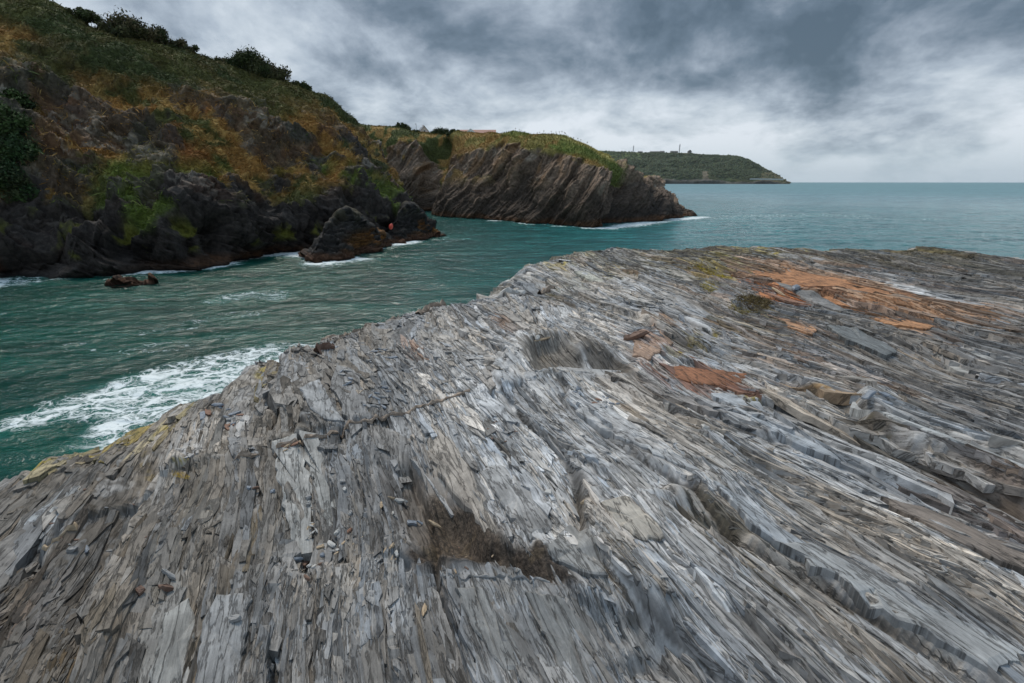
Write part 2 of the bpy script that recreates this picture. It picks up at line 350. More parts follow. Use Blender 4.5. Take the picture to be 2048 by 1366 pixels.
def shelf(x, y, full=True):
    x = np.asarray(x, f32); y = np.asarray(y, f32)
    u = x*UX+y*UY; v = x*VX+y*VY
    v2 = v+bedwarp(u, v)+.05*(vn(u*3, v*3.5, 13)-.5); u2 = u+.3*(vn(u*.6, v*1.5, 14)-.5)   # beds curve gently
    z = np.full(x.shape, ZP, f32)
    z += .11*sst(y, 7, 12)+.16*(fbm(x*.28, y*.28, 20, 3)-.5)*sst(y, 1.0, 5.0)+.20*(fbm(x*.75, y*.75, 21, 3)-.5)+.10*(fbm(u*.6, v*1.9, 22, 3)-.5)
    wx = x+.14*(fbm(x*2.6, y*2.6, 30, 4)-.5)+.02*(vn(u*3, v*9, 32)-.5); wy = y+.14*(fbm(x*2.6, y*2.6, 31, 4)-.5)+.03*(vn(u*3, v*9, 33)-.5)
    wx0 = x+.16*(fbm(x*2.2, y*2.2, 30, 3)-.5); wy0 = y+.16*(fbm(x*2.2, y*2.2, 31, 3)-.5)
    brkn = .45+.75*sst(fbm(x*1.6, y*1.6, 35, 2), .35, .62)
    for pts, hgt, reach in SCARPS:
        d, sdn = seg_dist(wx, wy, pts); s = np.where(sdn < 0, 1, 0)   # right of travel = near side
        x0, x1 = pts[0][0], pts[-1][0]
        z += hgt*brkn*sst(d*np.where(s > 0, 1, -1), -.025, .055)*np.exp(-(d/reach)**1.4)
    pit = np.zeros(x.shape, f32)
    for pts, dep, wl in PITS:
        d = poly_sd(wx0, wy0, pts); k = sst(-d, -.01, wl); z -= dep*k*1.25; pit = np.maximum(pit, k)
    lift = np.zeros(x.shape, f32)
    for pts, hgt, wl in RAISED:
        d = poly_sd(wx0, wy0, pts); k = sst(-d, -.02, wl+.03); z += hgt*k; lift = np.maximum(lift, k)
    r = np.sqrt(x*x+y*y)
    rough = .75+.5*sst(fbm(x*.45, y*.45, 40, 2), .35, .65)
    rough = rough*(1-.22*sst(x, .6, 3))*(1+.35*sst(-x, .6, 1.6))*(1-.2*sst(y, 3, 7))
    smoothp = 1-.85*sst(poly_sd(wx, wy, PITS[2][0]), .14, .0)
    amp = rough*smoothp*(1-.75*sst(-poly_sd(wx, wy, PITS[1][0]), -.02, .10))
    flat = sst(-poly_sd(wx, wy, FLAT), -.1, .3)
    a, h1, h2, e1 = slabs(u2, v2, .46, 1.7, .085, 100)
    b, g1, g2, e2 = slabs(u2, v2+.4, .15, .62, .050, 200, groove=.45)
    c, k1, k2, e3 = slabs(u2, v2+.9, .055, .30, .013, 300, groove=.7)
    d_, m1, m2, e4 = slabs(u2, v2+1.7, .020, .13, .0055, 400, groove=.7)
    m_ = sst(.55*vn(u*.9, v*2.6, 50)+.45*g2, .30, .66)       # 1 = smooth plate, 0 = splintered
    z += amp*(a + b*(.4+.4*m_) + .55*(c*(1.45-1.15*m_) + d_*(1.5-1.25*m_))*(1-.8*flat))
    # outer edge
    dE = poly_sd(x, y, SHELF)
    dE = dE+.28*(fbm(x*1.1, y*1.1, 60, 3)-.5)+.10*(h1-.5)+.08*(g1-.5)
    o = np.clip(dE+.42-.2*sst(y, 8, 11), 0, None)
    z -= np.where(o < 1.0, .42*o**2, .42+1.1*(o-1.0))
    # low dark skerry beyond the far right edge
    bx = poly_sd(x, y, OUT); z2 = 4.30+.22*sst(-bx, -.1, .4)+.22*(fbm(x*.6, y*1.4, 70, 3)-.5)+amp*(b+c)*1.6
    z = np.where(bx < .2, np.maximum(z, z2-(np.clip(bx, 0, 1)*2)), z)
    if not full: return z
    return z, dict(mm=m_, u=u2, v=v2, h1=h1, h2=h2, g1=g1, g2=g2, k1=k1, k2=k2, m1=m1, e1=e1, e2=e2, e3=e3, pit=pit, lift=lift, dE=dE, bx=bx, wx=wx, wy=wy)
def g4(px, py, z): return tuple(at_z(px, py, z)[:2])
OUT = [g4(1745, 508, 4.3), g4(1770, 500, 4.4), g4(1850, 497, 4.5), g4(1960, 500, 4.5), g4(2300, 508, 4.45), g4(2300, 522, 4.3), g4(2048, 535, 4.2), g4(1850, 520, 4.2)]
def build_shelf():
    global HGRID
    OX, OY = 0.0, -1.2; r = 1.0*np.exp(np.linspace(0, math.log(26.0), 560)); az = np.radians(np.linspace(-76, 70, 760))
    R, A = np.meshgrid(r, az, indexing='ij'); HGRID = (r, az, shelf(OX+R*np.sin(A), OY+R*np.cos(A), full=False), OX, OY)
    # mesh lines follow the beds, closer together near the viewpoint
    def spaced(lo, hi, mid, a, b):
        out = [mid]; p = mid
        while p < hi: p += a+b*abs(p-mid); out.append(p)
        p = mid; left = []
        while p > lo: p -= a+b*abs(p-mid); left.append(p)
        return np.array(left[::-1]+out, f32)
    vb = spaced(-8, 13.5, .3, .0046, .0018); ub = spaced(-2.8, 14.5, .9, .0085, .0042)
    nr, na = len(ub), len(vb); A_, B_ = np.meshgrid(ub, vb, indexing='ij')
    vv = B_.copy()
    for _ in range(3): vv = B_-bedwarp(A_, vv)
    x = (A_*UX+vv*VX).astype(f32); y = (A_*UY+vv*VY).astype(f32)
    z, q = shelf(x, y)
    for _ in range(5): z[:, 1:-1] = .25*z[:, :-2]+.5*z[:, 1:-1]+.25*z[:, 2:]
    z[1:-1] = .25*z[:-2]+.5*z[1:-1]+.25*z[2:]
    z = np.maximum(z, -1.6)
    print('shelf grid', nr, na)
    u, v = q['u'], q['v']
    # ---- colour of the stone, plus some shading put into it
    base = np.zeros(x.shape+(3,), f32)
    tone = .41+.14*(q['g1']-.5)+(1-.6*q['mm'])*(.11*(q['k1']-.5)+.06*(q['m1']-.5))+.08*(q['h1']-.5)
    pale = sst(fbm(x*.5+3, y*.5, 80, 3), .38, .62)
    centre = np.exp(-(((x-.6)/3.6)**2+((y-4.3)/3.4)**2))
    zone = sst(fbm(u*.45+7, v*1.1, 82, 3), .36, .60)
    tone = tone*(.72+.32*pale+.28*centre)*(.76+.36*zone)
    cool = np.array([1.0, .98, .965], f32); warm = np.array([1.15, .98, .80], f32)
    wm = sst(.6*fbm(u*.8, v*2.5, 81, 3)+.4*q['g2'], .46, .66)
    left = sst(-x+(-.4)*y, .1, 1.8)
    wm = np.clip(wm*.65+.2*left, 0, 1)
    tone = tone*(1-.22*sst(-x-.1*y, .3, 1.3))*(1-.15*sst(y, 1.9, 1.1))  # darker to lower left and near edge, partly lens vignette put into the tone
    base = tone[..., None]*(cool*(1-wm[..., None])+warm*wm[..., None])
    def put(mask, c): 
        nonlocal base
        base = lerp(base, c, np.clip(mask, 0, 1).astype(f32))
    wxa = q['wx']+.10*(vn(u*1.5, v*22, 90)-.5)*UX; wya = q['wy']+.35*(vn(u*1.2, v*26, 91)-.5)*UY
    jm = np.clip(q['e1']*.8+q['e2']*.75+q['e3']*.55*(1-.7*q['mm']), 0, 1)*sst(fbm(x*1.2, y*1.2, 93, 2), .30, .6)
    put(sst(fbm(x*7, y*7, 94, 3)*.5+q['k2']*.5, .55, .75)*.35*(1-q['mm']*.6), (.15, .13, .11))
    def pm(l, soft=.05, grow=0.0): return sst(-poly_sd(wxa, wya, ppl(l))+grow, -soft, soft)
    brk = .5+.5*sst(q['g1'], .18, .30)
    ora = (.50, .29, .165)
    far = sst(y, 4, 9)
    for l, c, a in [
        ([(1465, 532), (1535, 528), (1700, 556), (1860, 598), (1995, 622), (1940, 642), (1800, 625), (1650, 592), (1480, 556)], ora, .85),
        ([(1508, 562), (1560, 568), (1606, 600), (1568, 604), (1520, 588)], (.50, .20, .08), .95),
        ([(1598, 572), (1650, 578), (1706, 613), (1640, 603)], (.42, .19, .09), .9),
        ([(1745, 632), (1800, 632), (1875, 655), (1860, 664), (1760, 648)], ora, .85),
        ([(1960, 604), (2012, 610), (2020, 622), (1970, 618)], ora, .8),
        ([(1555, 636), (1600, 640), (1634, 658), (1628, 684), (1570, 668)], (.44, .26, .15), .8),
        ([(1320, 737), (1360, 732), (1420, 735), (1500, 752), (1475, 776), (1400, 778), (1350, 760)], (.25, .105, .055), .9),
        ([(1380, 742), (1420, 740), (1450, 765), (1400, 765)], (.06, .028, .02), .8),
        ([(1270, 665), (1310, 650), (1350, 690), (1300, 718), (1262, 722)], (.42, .26, .18), .85),
        ([(1310, 632), (1340, 632), (1385, 650), (1350, 658)], (.44, .23, .10), .8),
        ([(1225, 657), (1262, 660), (1260, 675), (1235, 668)], (.42, .22, .10), .8),
        ([(1636, 726), (1700, 728), (1800, 758), (1780, 772), (1660, 748)], (.48, .36, .30), .8),
        ([(1470, 655), (1540, 660), (1600, 690), (1540, 690)], (.34, .22, .13), .6),
        ([(1820, 690), (1900, 690), (1960, 712), (1870, 712)], (.34, .24, .15), .6),
        ([(806, 680), (842, 682), (856, 700), (822, 704)], (.30, .17, .11), .9),
        ([(984, 622), (1020, 635), (1016, 664), (990, 645)], (.33, .18, .11), .85),
        ([(990, 625), (1050, 650), (1040, 668), (1010, 660)], (.3, .2, .14), .5),
        ([(1210, 1035), (1290, 1040), (1330, 1075), (1260, 1085)], (.34, .24, .16), .6),
        ([(1930, 940), (2048, 985), (2200, 1060), (2200, 1150), (2048, 1110), (1950, 1030)], (.16, .10, .07), .75),
        ([(1610, 590), (1700, 600), (1760, 612), (1700, 618)], (.36, .2, .1), .5),
        ([(0, 1150), (60, 1160), (50, 1230), (0, 1240)], (.30, .19, .12), .7),
    ]:
        put(pm(l, .06)*brk*a, c)
    rnd = sst(fbm(u*.55, v*1.8, 92, 3), .60, .70)*sst(y, 2.0, 5.0)*sst(x, .0, 3)*(q['g2'] > .55)
    put(rnd*.55, (.33, .19, .11))
    # mud and grit in the hollows, then other dark and pale areas
    put(sst(-poly_sd(q['wx'], q['wy'], PITS[1][0])+.03, -.03, .05)*.97, (.050, .036, .027))
    dust = sst(-poly_sd(wxa, wya, PITS[0][0]), -.15, .2)
    put(dust*.85*(.6+.4*q['k1']), (.115, .085, .060))
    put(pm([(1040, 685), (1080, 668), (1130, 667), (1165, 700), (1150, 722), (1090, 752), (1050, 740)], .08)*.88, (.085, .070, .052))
    put(pm([(1130, 668), (1200, 688), (1262, 712), (1255, 736), (1180, 702)], .05)*.85, (.075, .060, .045))  # dark brown far wall of the oval hollow
    put(pm([(1330, 1030), (1400, 1005), (1480, 1050), (1510, 1080), (1490, 1100), (1400, 1092)], .04)*.85, (.07, .060, .040))
    put(pm([(1170, 1110), (1260, 1105), (1300, 1200), (1200, 1215)], .1)*.6*(q['k1'] > .35), (.10, .07, .035))
    put(pm([(1180, 1190), (1290, 1195), (1380, 1300), (1300, 1400), (1060, 1400), (1000, 1200)], .2)*.45, (.095, .095, .092))  # shadow over the low slabs below the rim, put into the stone colour
    put(pm([(230, 1190), (500, 1180), (620, 1400), (250, 1400)], .25)*.30, (.10, .10, .10))  # darker grey over the lower left slabs
    put(pm([(1705, 805), (1770, 812), (1900, 872), (2048, 935), (2300, 1050), (2048, 985), (1850, 910), (1730, 850)], .04)*.7, (.42, .42, .42))
    put(pm([(1720, 850), (1850, 925), (2048, 1015), (2048, 1050), (1850, 960), (1710, 885)], .03)*.8, (.05, .035, .022))  # dark brown along the lower left side of the raised slab
    # edge weathering: bare grit, brown and yellow lichen
    nz = fbm(x*9, y*9, 95, 3); nz2 = fbm(x*3, y*3, 96, 3); sp = vn(x*38, y*38, 97)
    farzone = sst(y, 7.5, 11.5)
    put(farzone*sst(nz, .44, .62)*.35, (.13, .108, .075))
    put(farzone*sst(nz2*.6+nz*.4, .53, .62)*.55, (.30, .22, .055))
    put(sst(x, 3.5, 7)*sst(y, 5, 9)*sst(fbm(u*.7, v*3, 98, 3), .42, .6)*.3, (.14, .145, .14))
    put(sst(fbm(x*.7, y*.7, 99, 3), .5, .62)*centre*.35, (.36, .31, .26))
    bottomleft = sst(-x-.1*y, .5, 1.3)
    put(bottomleft*sst(nz, .50, .62)*.5, (.095, .068, .040))
    put(bottomleft*sst(sp, .72, .84)*.6, (.05, .04, .03))
    put(sst(nz2, .54, .66)*sst(nz, .55, .64)*sst(sp, .35, .6)*sst(-x+.2, -.4, .6)*sst(y, 2.4, 1.4)*.55, (.22, .15, .07))
    def line(l, w, c, a, th=.45):
        d, _ = seg_dist(q['wx'], q['wy'], ppl(l)); put(sst(-d, -w, -w*.35)*sst(nz*.6+sp*.4, th, th+.12)*a, c)
    yel = (.42, .32, .06); olive = (.20, .17, .04)
    line([(60, 905), (130, 880), (240, 862), (330, 832), (410, 795)], .10, yel, .95, .40)
    line([(345, 960), (370, 950), (388, 942)], .010, yel, .7, .35)
    line([(280, 880), (300, 950)], .035, (.30, .22, .09), .6, .52)
    line([(1150, 565), (1200, 545), (1245, 530)], .12, yel, .9, .38)
    line([(1405, 560), (1430, 535), (1450, 520), (1520, 500)], .22, yel, .95, .38)
    line([(1100, 535), (1140, 525), (1200, 512)], .15, yel, .8, .42)
    line([(1345, 540), (1420, 520), (1500, 508), (1620, 505)], .25, yel, .7, .48)
    line([(1350, 705), (1400, 675), (1470, 643), (1560, 600)], .05, (.33, .25, .05), .95, .35)
    line([(1080, 590), (1180, 560), (1330, 545)], .12, olive, .7, .45)
    line([(1750, 506), (1850, 508), (1900, 515)], .3, yel, .6, .5)
    line([(520, 760), (540, 740), (560, 735)], .09, (.38, .29, .06), .8, .42)
    line([(1490, 800), (1560, 835), (1600, 845)], .05, (.27, .20, .05), .9, .40)
    line([(1590, 770), (1640, 790), (1700, 800)], .05, (.30, .17, .05), .85, .40)
    line([(1695, 820), (1720, 862), (1800, 905), (1860, 935)], .05, (.09, .075, .045), .7, .42)
    line([(490, 1110), (500, 1080), (520, 1040)], .04, (.28, .20, .08), .6, .52)
    line([(390, 1020), (400, 1050), (420, 1080)], .04, (.28, .20, .08), .6, .52)
    line([(950, 820), (1000, 850), (1030, 885)], .035, (.09, .075, .05), .9, .3)
    line([(60, 1030), (110, 980), (145, 965)], .022, (.72, .72, .70), .9, .3)
    line([(535, 905), (550, 925)], .012, (.75, .75, .73), .9, .3)
    line([(10, 1110), (90, 1080), (170, 1050)], .02, (.42, .36, .30), .8, .35)
    sk = sst(-q['bx'], -.25, .15); put(sk*.85*(.6+.4*nz), (.060, .052, .038)); put(sk*sst(nz, .56, .66)*.6, (.25, .18, .04))
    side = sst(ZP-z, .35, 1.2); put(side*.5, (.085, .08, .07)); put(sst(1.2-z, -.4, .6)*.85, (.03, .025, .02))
    # grit grains caught anywhere low
    put(sst(sp, .80, .90)*sst(nz2, .45, .6)*.45, (.07, .055, .04))
    bare = base.copy()
    for _ in range(6): bare[:, 1:-1] = (bare[:, :-2]+bare[:, 1:-1]+bare[:, 2:])/3; bare[1:-1] = (bare[:-2]+bare[1:-1]+bare[2:])/3
    mud = sst(-poly_sd(q['wx'], q['wy'], PITS[1][0])+.03, -.03, .05)
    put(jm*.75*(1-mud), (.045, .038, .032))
    V = np.stack([x, y, z], -1).reshape(-1, 3); Fq = grid_faces(nr, na)
    c_ = np.cross(V[Fq[0, 1]]-V[Fq[0, 0]], V[Fq[0, 2]]-V[Fq[0, 0]]); FL = 1 if c_[2] > 0 else -1
    keep = (z.ravel()[Fq] > -1.5).any(1); Fq = Fq[keep]
    used = np.zeros(len(V), bool); used[Fq.ravel()] = True; idx = np.cumsum(used)-1
    bed = np.stack([v, u, q['mm']*(1-mud)+2*mud], -1).reshape(-1, 3)[used]
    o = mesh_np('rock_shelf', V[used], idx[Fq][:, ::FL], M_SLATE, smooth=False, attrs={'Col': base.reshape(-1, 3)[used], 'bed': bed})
    o['kind'] = 'structure'
    plates(o, ub, vb, bare, q, z); hero_slabs(o)

def hz(x, y):
    r, az, z, ox, oy = HGRID
    fi = math.log(max(math.hypot(x-ox, y-oy), 1.0))/math.log(26.0)*(len(r)-1); fj = (math.atan2(x-ox, y-oy)-az[0])/(az[1]-az[0])
    i = min(max(int(fi), 0), len(r)-2); j = min(max(int(fj), 0), len(az)-2); a = min(max(fi-i, 0), 1); b = min(max(fj-j, 0), 1)
    return float(z[i, j]*(1-a)*(1-b)+z[i+1, j]*a*(1-b)+z[i, j+1]*(1-a)*b+z[i+1, j+1]*a*b)
def hzv(x, y):
    r, az, z, ox, oy = HGRID
    fi = np.log(np.maximum(np.hypot(x-ox, y-oy), 1.0))/math.log(26.0)*(len(r)-1); fj = (np.arctan2(x-ox, y-oy)-az[0])/(az[1]-az[0])
    i = np.clip(fi.astype(int), 0, len(r)-2); j = np.clip(fj.astype(int), 0, len(az)-2); a = np.clip(fi-i, 0, 1); b = np.clip(fj-j, 0, 1)
    return z[i, j]*(1-a)*(1-b)+z[i+1, j]*a*(1-b)+z[i, j+1]*(1-a)*b+z[i+1, j+1]*a*b
HERO = [ # outline px, lift of the left edge, lift, stone colour
 ([(1128, 700), (1165, 706), (1225, 720), (1252, 734), (1160, 746), (1078, 751), (1105, 728), (1150, 722)], .0, .022, (.38, .365, .35)),
 ([(548, 905), (598, 888), (612, 930), (628, 1010), (652, 1092), (600, 1118), (572, 1040)], .022, .012, (.40, .385, .36)),
 ([(600, 884), (636, 874), (668, 960), (690, 1040), (660, 1060), (636, 1000)], .02, .008, (.33, .32, .30)),
 ([(1700, 802), (1772, 812), (1900, 872), (2048, 938), (2300, 1052), (2300, 1120), (2048, 1000), (1850, 912), (1730, 862), (1696, 832)], .03, .01, (.42, .42, .41)),
 ([(1420, 1006), (1478, 1000), (1540, 1048), (1640, 1108), (1600, 1118), (1500, 1072)], .03, .015, (.36, .37, .38)),
 ([(1542, 1092), (1620, 1098), (1800, 1190), (2048, 1322), (1990, 1352), (1760, 1235), (1600, 1150)], .03, .02, (.34, .34, .335)),
 ([(436, 1198), (500, 1190), (492, 1290), (470, 1400), (390, 1400), (410, 1280)], .02, .02, (.27, .265, .26)),
 ([(330, 1235), (380, 1205), (396, 1260), (372, 1400), (300, 1400)], .02, .02, (.31, .30, .28)),
 ([(910, 1185), (965, 1178), (1010, 1250), (1060, 1340), (1010, 1345), (950, 1270)], .02, .008, (.24, .235, .225)),
 ([(1050, 1190), (1120, 1188), (1190, 1270), (1230, 1400), (1150, 1400), (1100, 1300)], .02, .008, (.22, .215, .205)),
 ([(1085, 1090), (1140, 1062), (1190, 1110), (1215, 1165), (1160, 1150), (1110, 1130)], .015, .008, (.27, .265, .255)),
 ([(1200, 1012), (1250, 996), (1310, 1050), (1340, 1080), (1280, 1085), (1235, 1060)], .015, .012, (.38, .34, .29)),
 ([(820, 880), (865, 845), (900, 880), (940, 940), (985, 1040), (1000, 1078), (950, 1040), (890, 960)], .02, .014, (.37, .325, .28)),
 ([(960, 950), (1010, 925), (1080, 1000), (1110, 1050), (1060, 1085), (1010, 1030)], .02, .012, (.32, .31, .30)),
 ([(1468, 536), (1535, 531), (1700, 562), (1860, 602), (1960, 626), (1800, 618), (1650, 590), (1545, 562)], .01, .010, (.42, .20, .095)),
 ([(1510, 566), (1552, 570), (1606, 602), (1566, 604), (1524, 590)], .0, .02, (.48, .20, .085)),
 ([(1545, 566), (1590, 578), (1650, 606), (1700, 630), (1650, 622), (1600, 600)], .03, .03, (.22, .21, .20)),
 ([(1600, 574), (1650, 580), (1706, 614), (1650, 606)], .02, .02, (.40, .19, .09)),
 ([(1748, 634), (1800, 634), (1872, 655), (1850, 663), (1770, 650)], .02, .02, (.45, .23, .115)),
 ([(1556, 638), (1604, 642), (1634, 660), (1622, 682), (1572, 668)], .02, .015, (.42, .235, .135)),
 ([(1322, 738), (1362, 734), (1430, 738), (1498, 754), (1470, 774), (1400, 776), (1352, 760)], .01, .02, (.26, .115, .06)),
 ([(1270, 668), (1308, 652), (1346, 690), (1296, 718), (1264, 720)], .02, .02, (.42, .28, .20)),
 ([(1640, 730), (1700, 730), (1795, 758), (1770, 770), (1670, 748)], .02, .01, (.45, .38, .33)),
 ([(1652, 656), (1704, 662), (1790, 714), (1770, 722), (1690, 690)], .05, .03, (.20, .205, .20)),
 ([(1860, 690), (1960, 705), (2100, 760), (2060, 768), (1920, 722)], .03, .01, (.34, .33, .31)),
 ([(1150, 830), (1210, 812), (1300, 880), (1400, 960), (1340, 955), (1250, 900)], .03, .012, (.38, .375, .37)),
 ([(1420, 800), (1500, 790), (1600, 860), (1680, 930), (1600, 905), (1500, 850)], .035, .015, (.36, .375, .39)),
 ([(600, 780), (640, 765), (670, 820), (690, 845), (650, 862), (620, 820)], .02, .012, (.33, .325, .32)),
 ([(1760, 1000), (1850, 1000), (2048, 1100), (2200, 1190), (2100, 1180), (1900, 1080)], .03, .01, (.24, .20, .17)),
]
HPOLY = [ppl(h[0]) for h in HERO]
def hero_mask(x, y):
    m = np.zeros(x.shape, bool)
    for p in HPOLY: m |= poly_sd(x, y, p) < .0
    return m
def hero_slabs(parent):
    rr = random.Random(5)
    for k, (pts, lt, lf, col) in enumerate(HERO):
        P = []
        for px, py in pts:
            z = ZP
            for _ in range(4): p = at_z(px, py, z); z = float(hzv(p[0], p[1]))
            P.append(at_z(px, py, z)[:2])
        P = np.array(P); out = []
        n = len(P); size = np.linalg.norm(P.max(0)-P.min(0)); st = max(.03, size*.045)
        for i in range(n):
            a, b = P[i], P[(i+1) % n]; m = max(1, int(np.linalg.norm(b-a)/st))
            for q in range(m):
                t = q/m; c = a*(1-t)+b*t; j = st*.16 if q else 0; out.append(c+np.array([rr.gauss(0, j), rr.gauss(0, j)]))
        out = np.array(out); c0 = P.mean(0); zz = hzv(out[:, 0], out[:, 1]).astype(float)
        A = np.c_[out-c0, np.ones(len(out))]; co, *_ = np.linalg.lstsq(A, zz, rcond=None); fit = A@co
        v = (out[:, 0]-c0[0])*VX+(out[:, 1]-c0[1])*VY; hv = max(1e-3, np.abs(v).max())
        top = .6*fit+.4*zz+lf-lt*.5*v/hv+lt*.5
        rings = []
        for s_, dz in ((.0, 0), (.55, 0), (.93, 0), (1.0, -.004-.004*size)):
            rings.append(np.c_[c0+(out-c0)*s_, (top*s_+(1-s_)*(top.mean()))+dz] if s_ < .9 else np.c_[c0+(out-c0)*s_, top+dz])
        bot = np.c_[c0+(out-c0)*.985, np.minimum(top-.03, zz-.05)-.03*size]
        rings.append(np.c_[c0+(out-c0)*1.0, (top+bot[:, 2])/2]); rings.append(bot)
        m = len(out); V = np.concatenate([rings[0][:1]]+rings[1:]); F3 = []; Fc = []
        area = sum(out[i, 0]*out[(i+1) % m, 1]-out[(i+1) % m, 0]*out[i, 1] for i in range(m)); sg = 1 if area > 0 else -1
        for i in range(m):
            j = (i+1) % m; F3.append((0, 1+i, 1+j)[::sg])
            for r_ in range(4): Fc.append((1+r_*m+i, 1+(r_+1)*m+i, 1+(r_+1)*m+j, 1+r_*m+j)[::sg])
        me = bpy.data.meshes.new('slab'); me.from_pydata([tuple(map(float, q)) for q in V], [], F3+Fc); me.update()
        a = me.attributes.new('Col', 'FLOAT_COLOR', 'POINT'); cc = np.ones((len(V), 4), f32); cc[:, :3] = np.array(col)*(.72+.56*fbm(V[:, 0]*3.1, V[:, 1]*3.1, 41, 3))[:, None]; a.data.foreach_set('color', cc.ravel())
        uu = V[:, 0]*UX+V[:, 1]*UY; vv = V[:, 0]*VX+V[:, 1]*VY; vv = vv+bedwarp(uu, vv)
        a = me.attributes.new('bed', 'FLOAT_COLOR', 'POINT'); cc = np.ones((len(V), 4), f32); cc[:, 0] = vv+k*3.7; cc[:, 1] = uu+k*1.3; cc[:, 2] = .8; a.data.foreach_set('color', cc.ravel())
        me.materials.append(M_SLATE); o = bpy.data.objects.new('slab', me); COL.objects.link(o); o.parent = parent
def plates(parent, ub, vb, base, q, zg):
    """broken slate plates: long thin slabs lying along the beds, left edge proud, ends snapped at an angle"""
    rg = np.random.default_rng(77); Vs, Fs, Cs, Bs = [], [], [], []; off = 0
    K = 9
    # n, length lo-hi, width lo-hi, step height, reach in metres from the viewpoint
    for n, l0, l1, w0, w1, h0, h1_, rmin, rmax in [(420, .45, 1.3, .06, .13, .014, .034, 0, 4), (1500, .5, 1.6, .09, .22, .016, .038, 3, 16), (3200, .35, 1.4, .020, .065, .010, .026, 0, 4), (5500, .28, 1.1, .035, .12, .012, .034, 3.2, 16), (14000, .35, 1.3, .03, .08, .012, .026, 4.5, 16),
                                       (12000, .14, .55, .014, .045, .006, .016, 0, 6.5), (9000, .06, .28, .005, .018, .003, .008, 0, 3.4)]:
        m = n*4; rr = np.sqrt(rg.random(m)*(rmax**2-rmin**2)+rmin**2) if rmin else rmax*rg.random(m)**.72
        th = np.radians(-68+128*rg.random(m)); x = rr*np.sin(th); y = rr*np.cos(th)-.6
        u = x*UX+y*UY; v = x*VX+y*VY; b0 = v+bedwarp(u, v); a0 = u
        i = np.clip(np.searchsorted(ub, a0), 0, len(ub)-1); j = np.clip(np.searchsorted(vb, b0), 0, len(vb)-1)
        ok = (q['dE'][i, j] < .25) & (a0 > ub[0]+.5) & (b0 > vb[0]+.3) & (b0 < vb[-1]-.5)
        ok &= ~((poly_sd(x, y, PITS[1][0]) < .01+l1*.10) & (rg.random(m) < .97)); ok &= ~((poly_sd(x, y, PITS[2][0]) < .03+l1*.25) & (rg.random(m) < (.98 if w1 > .06 else .62))); ok &= ~((poly_sd(x, y, PITS[0][0]) < .0) & (rg.random(m) < .82)); ok &= ~(hero_mask(x, y) & (rg.random(m) < (.97 if w1 > .03 else .8)*np.where(rr > 4.2, .5, 1)))
        clump = vn(a0*1.1, b0*4, 201) if w1 < .06 else vn(a0*.8, b0*2.2, 202)
        ok &= rg.random(m) < sst(clump, .30, .62)+.05
        ok = np.nonzero(ok)[0][:n]; n_ = len(ok); a0, b0, i, j = a0[ok], b0[ok], i[ok], j[ok]
        szv = 1+.25*sst(rr[ok], 5, 12)
        L = (l0+(l1-l0)*rg.random(n_)**1.6)*szv; Wd = (w0+(w1-w0)*rg.random(n_)**1.4)*szv; H = (h0+(h1_-h0)*rg.random(n_)**1.3)
        H = H*(1-.45*q['mm'][i, j]*(w1 < .06))
        t = np.linspace(-.5, .5, K)[None, :]+np.concatenate([np.zeros((n_, 1)), rg.uniform(-.05, .05, (n_, K-2)), np.zeros((n_, 1))], 1)
        taper = np.ones((n_, K)); tm = .4 if w1 > .1 else .15; taper[:, 0] = rg.uniform(tm, .95, n_); taper[:, -1] = rg.uniform(tm, .95, n_); taper[:, 1] = np.maximum(taper[:, 1]*rg.uniform(.6, 1.05, n_), taper[:, 0]); taper[:, -2] = rg.uniform(.6, 1.05, n_)
        jl = rg.normal(0, .10, (n_, K)); jr = rg.normal(0, .10, (n_, K))
        cl = -.5*taper+jl; cr_ = .5*taper+jr; cr_ = np.maximum(cr_, cl+.06)
        drift = (rg.normal(0, .06, n_)+.35*(vn(a0*.7, b0*1.3, 203)-.5))[:, None]
        sl = t*L[:, None]; sr = sl.copy()
        for e in (0, -1): sl[:, e] += rg.normal(0, .7, n_)*Wd; sr[:, e] += rg.normal(0, .7, n_)*Wd
        def place(a, b):
            vv = b.copy()
            for _ in range(3): vv = b-bedwarp(a, vv)
            return a*UX+vv*VX, a*UY+vv*VY
        aL = a0[:, None]+sl; bL = b0[:, None]+cl*Wd[:, None]+drift*t*L[:, None]; aR = a0[:, None]+sr; bR = b0[:, None]+cr_*Wd[:, None]+drift*t*L[:, None]
        xl, yl = place(aL, bL); xr, yr = place(aR, bR)
        zc = hzv((xl+xr)/2, (yl+yr)/2); tt = t-t.mean(1, keepdims=True); slope = (zc*tt).sum(1)/(tt*tt).sum(1); zm = zc.mean(1)
        fit = zm[:, None]+slope[:, None]*tt; zl = .5*fit+.5*zc; bad = np.abs(zc-fit).max(1) > (.5*H+.008+.004*rr[ok] if w1 > .1 else .9*H+.022)
        pitch = rg.normal(0, .35, n_)[:, None]*H[:, None]*t*2
        rough_ = rg.normal(0, .05, (n_, K))*H[:, None]
        top_l = zl+H[:, None]*rg.uniform(.45, 1.0, n_)[:, None]+pitch+rough_; top_r = zl-H[:, None]*rg.uniform(-.25, .55, n_)[:, None]+pitch+rough_
        bot = np.minimum(zl, zc)-H[:, None]*1.6-.01
        P = np.stack([np.stack([xl, yl, top_l], -1), np.stack([xr, yr, top_r], -1), np.stack([xl, yl, bot], -1), np.stack([xr, yr, bot], -1)], 2)   # n,K,4,3
        idx = (np.arange(n_*K*4).reshape(n_, K, 4)+off); A = idx[:, :-1]; B = idx[:, 1:]
        F = [np.stack([A[..., 0], A[..., 1], B[..., 1], B[..., 0]], -1), np.stack([A[..., 2], A[..., 0], B[..., 0], B[..., 2]], -1), np.stack([A[..., 1], A[..., 3], B[..., 3], B[..., 1]], -1)]
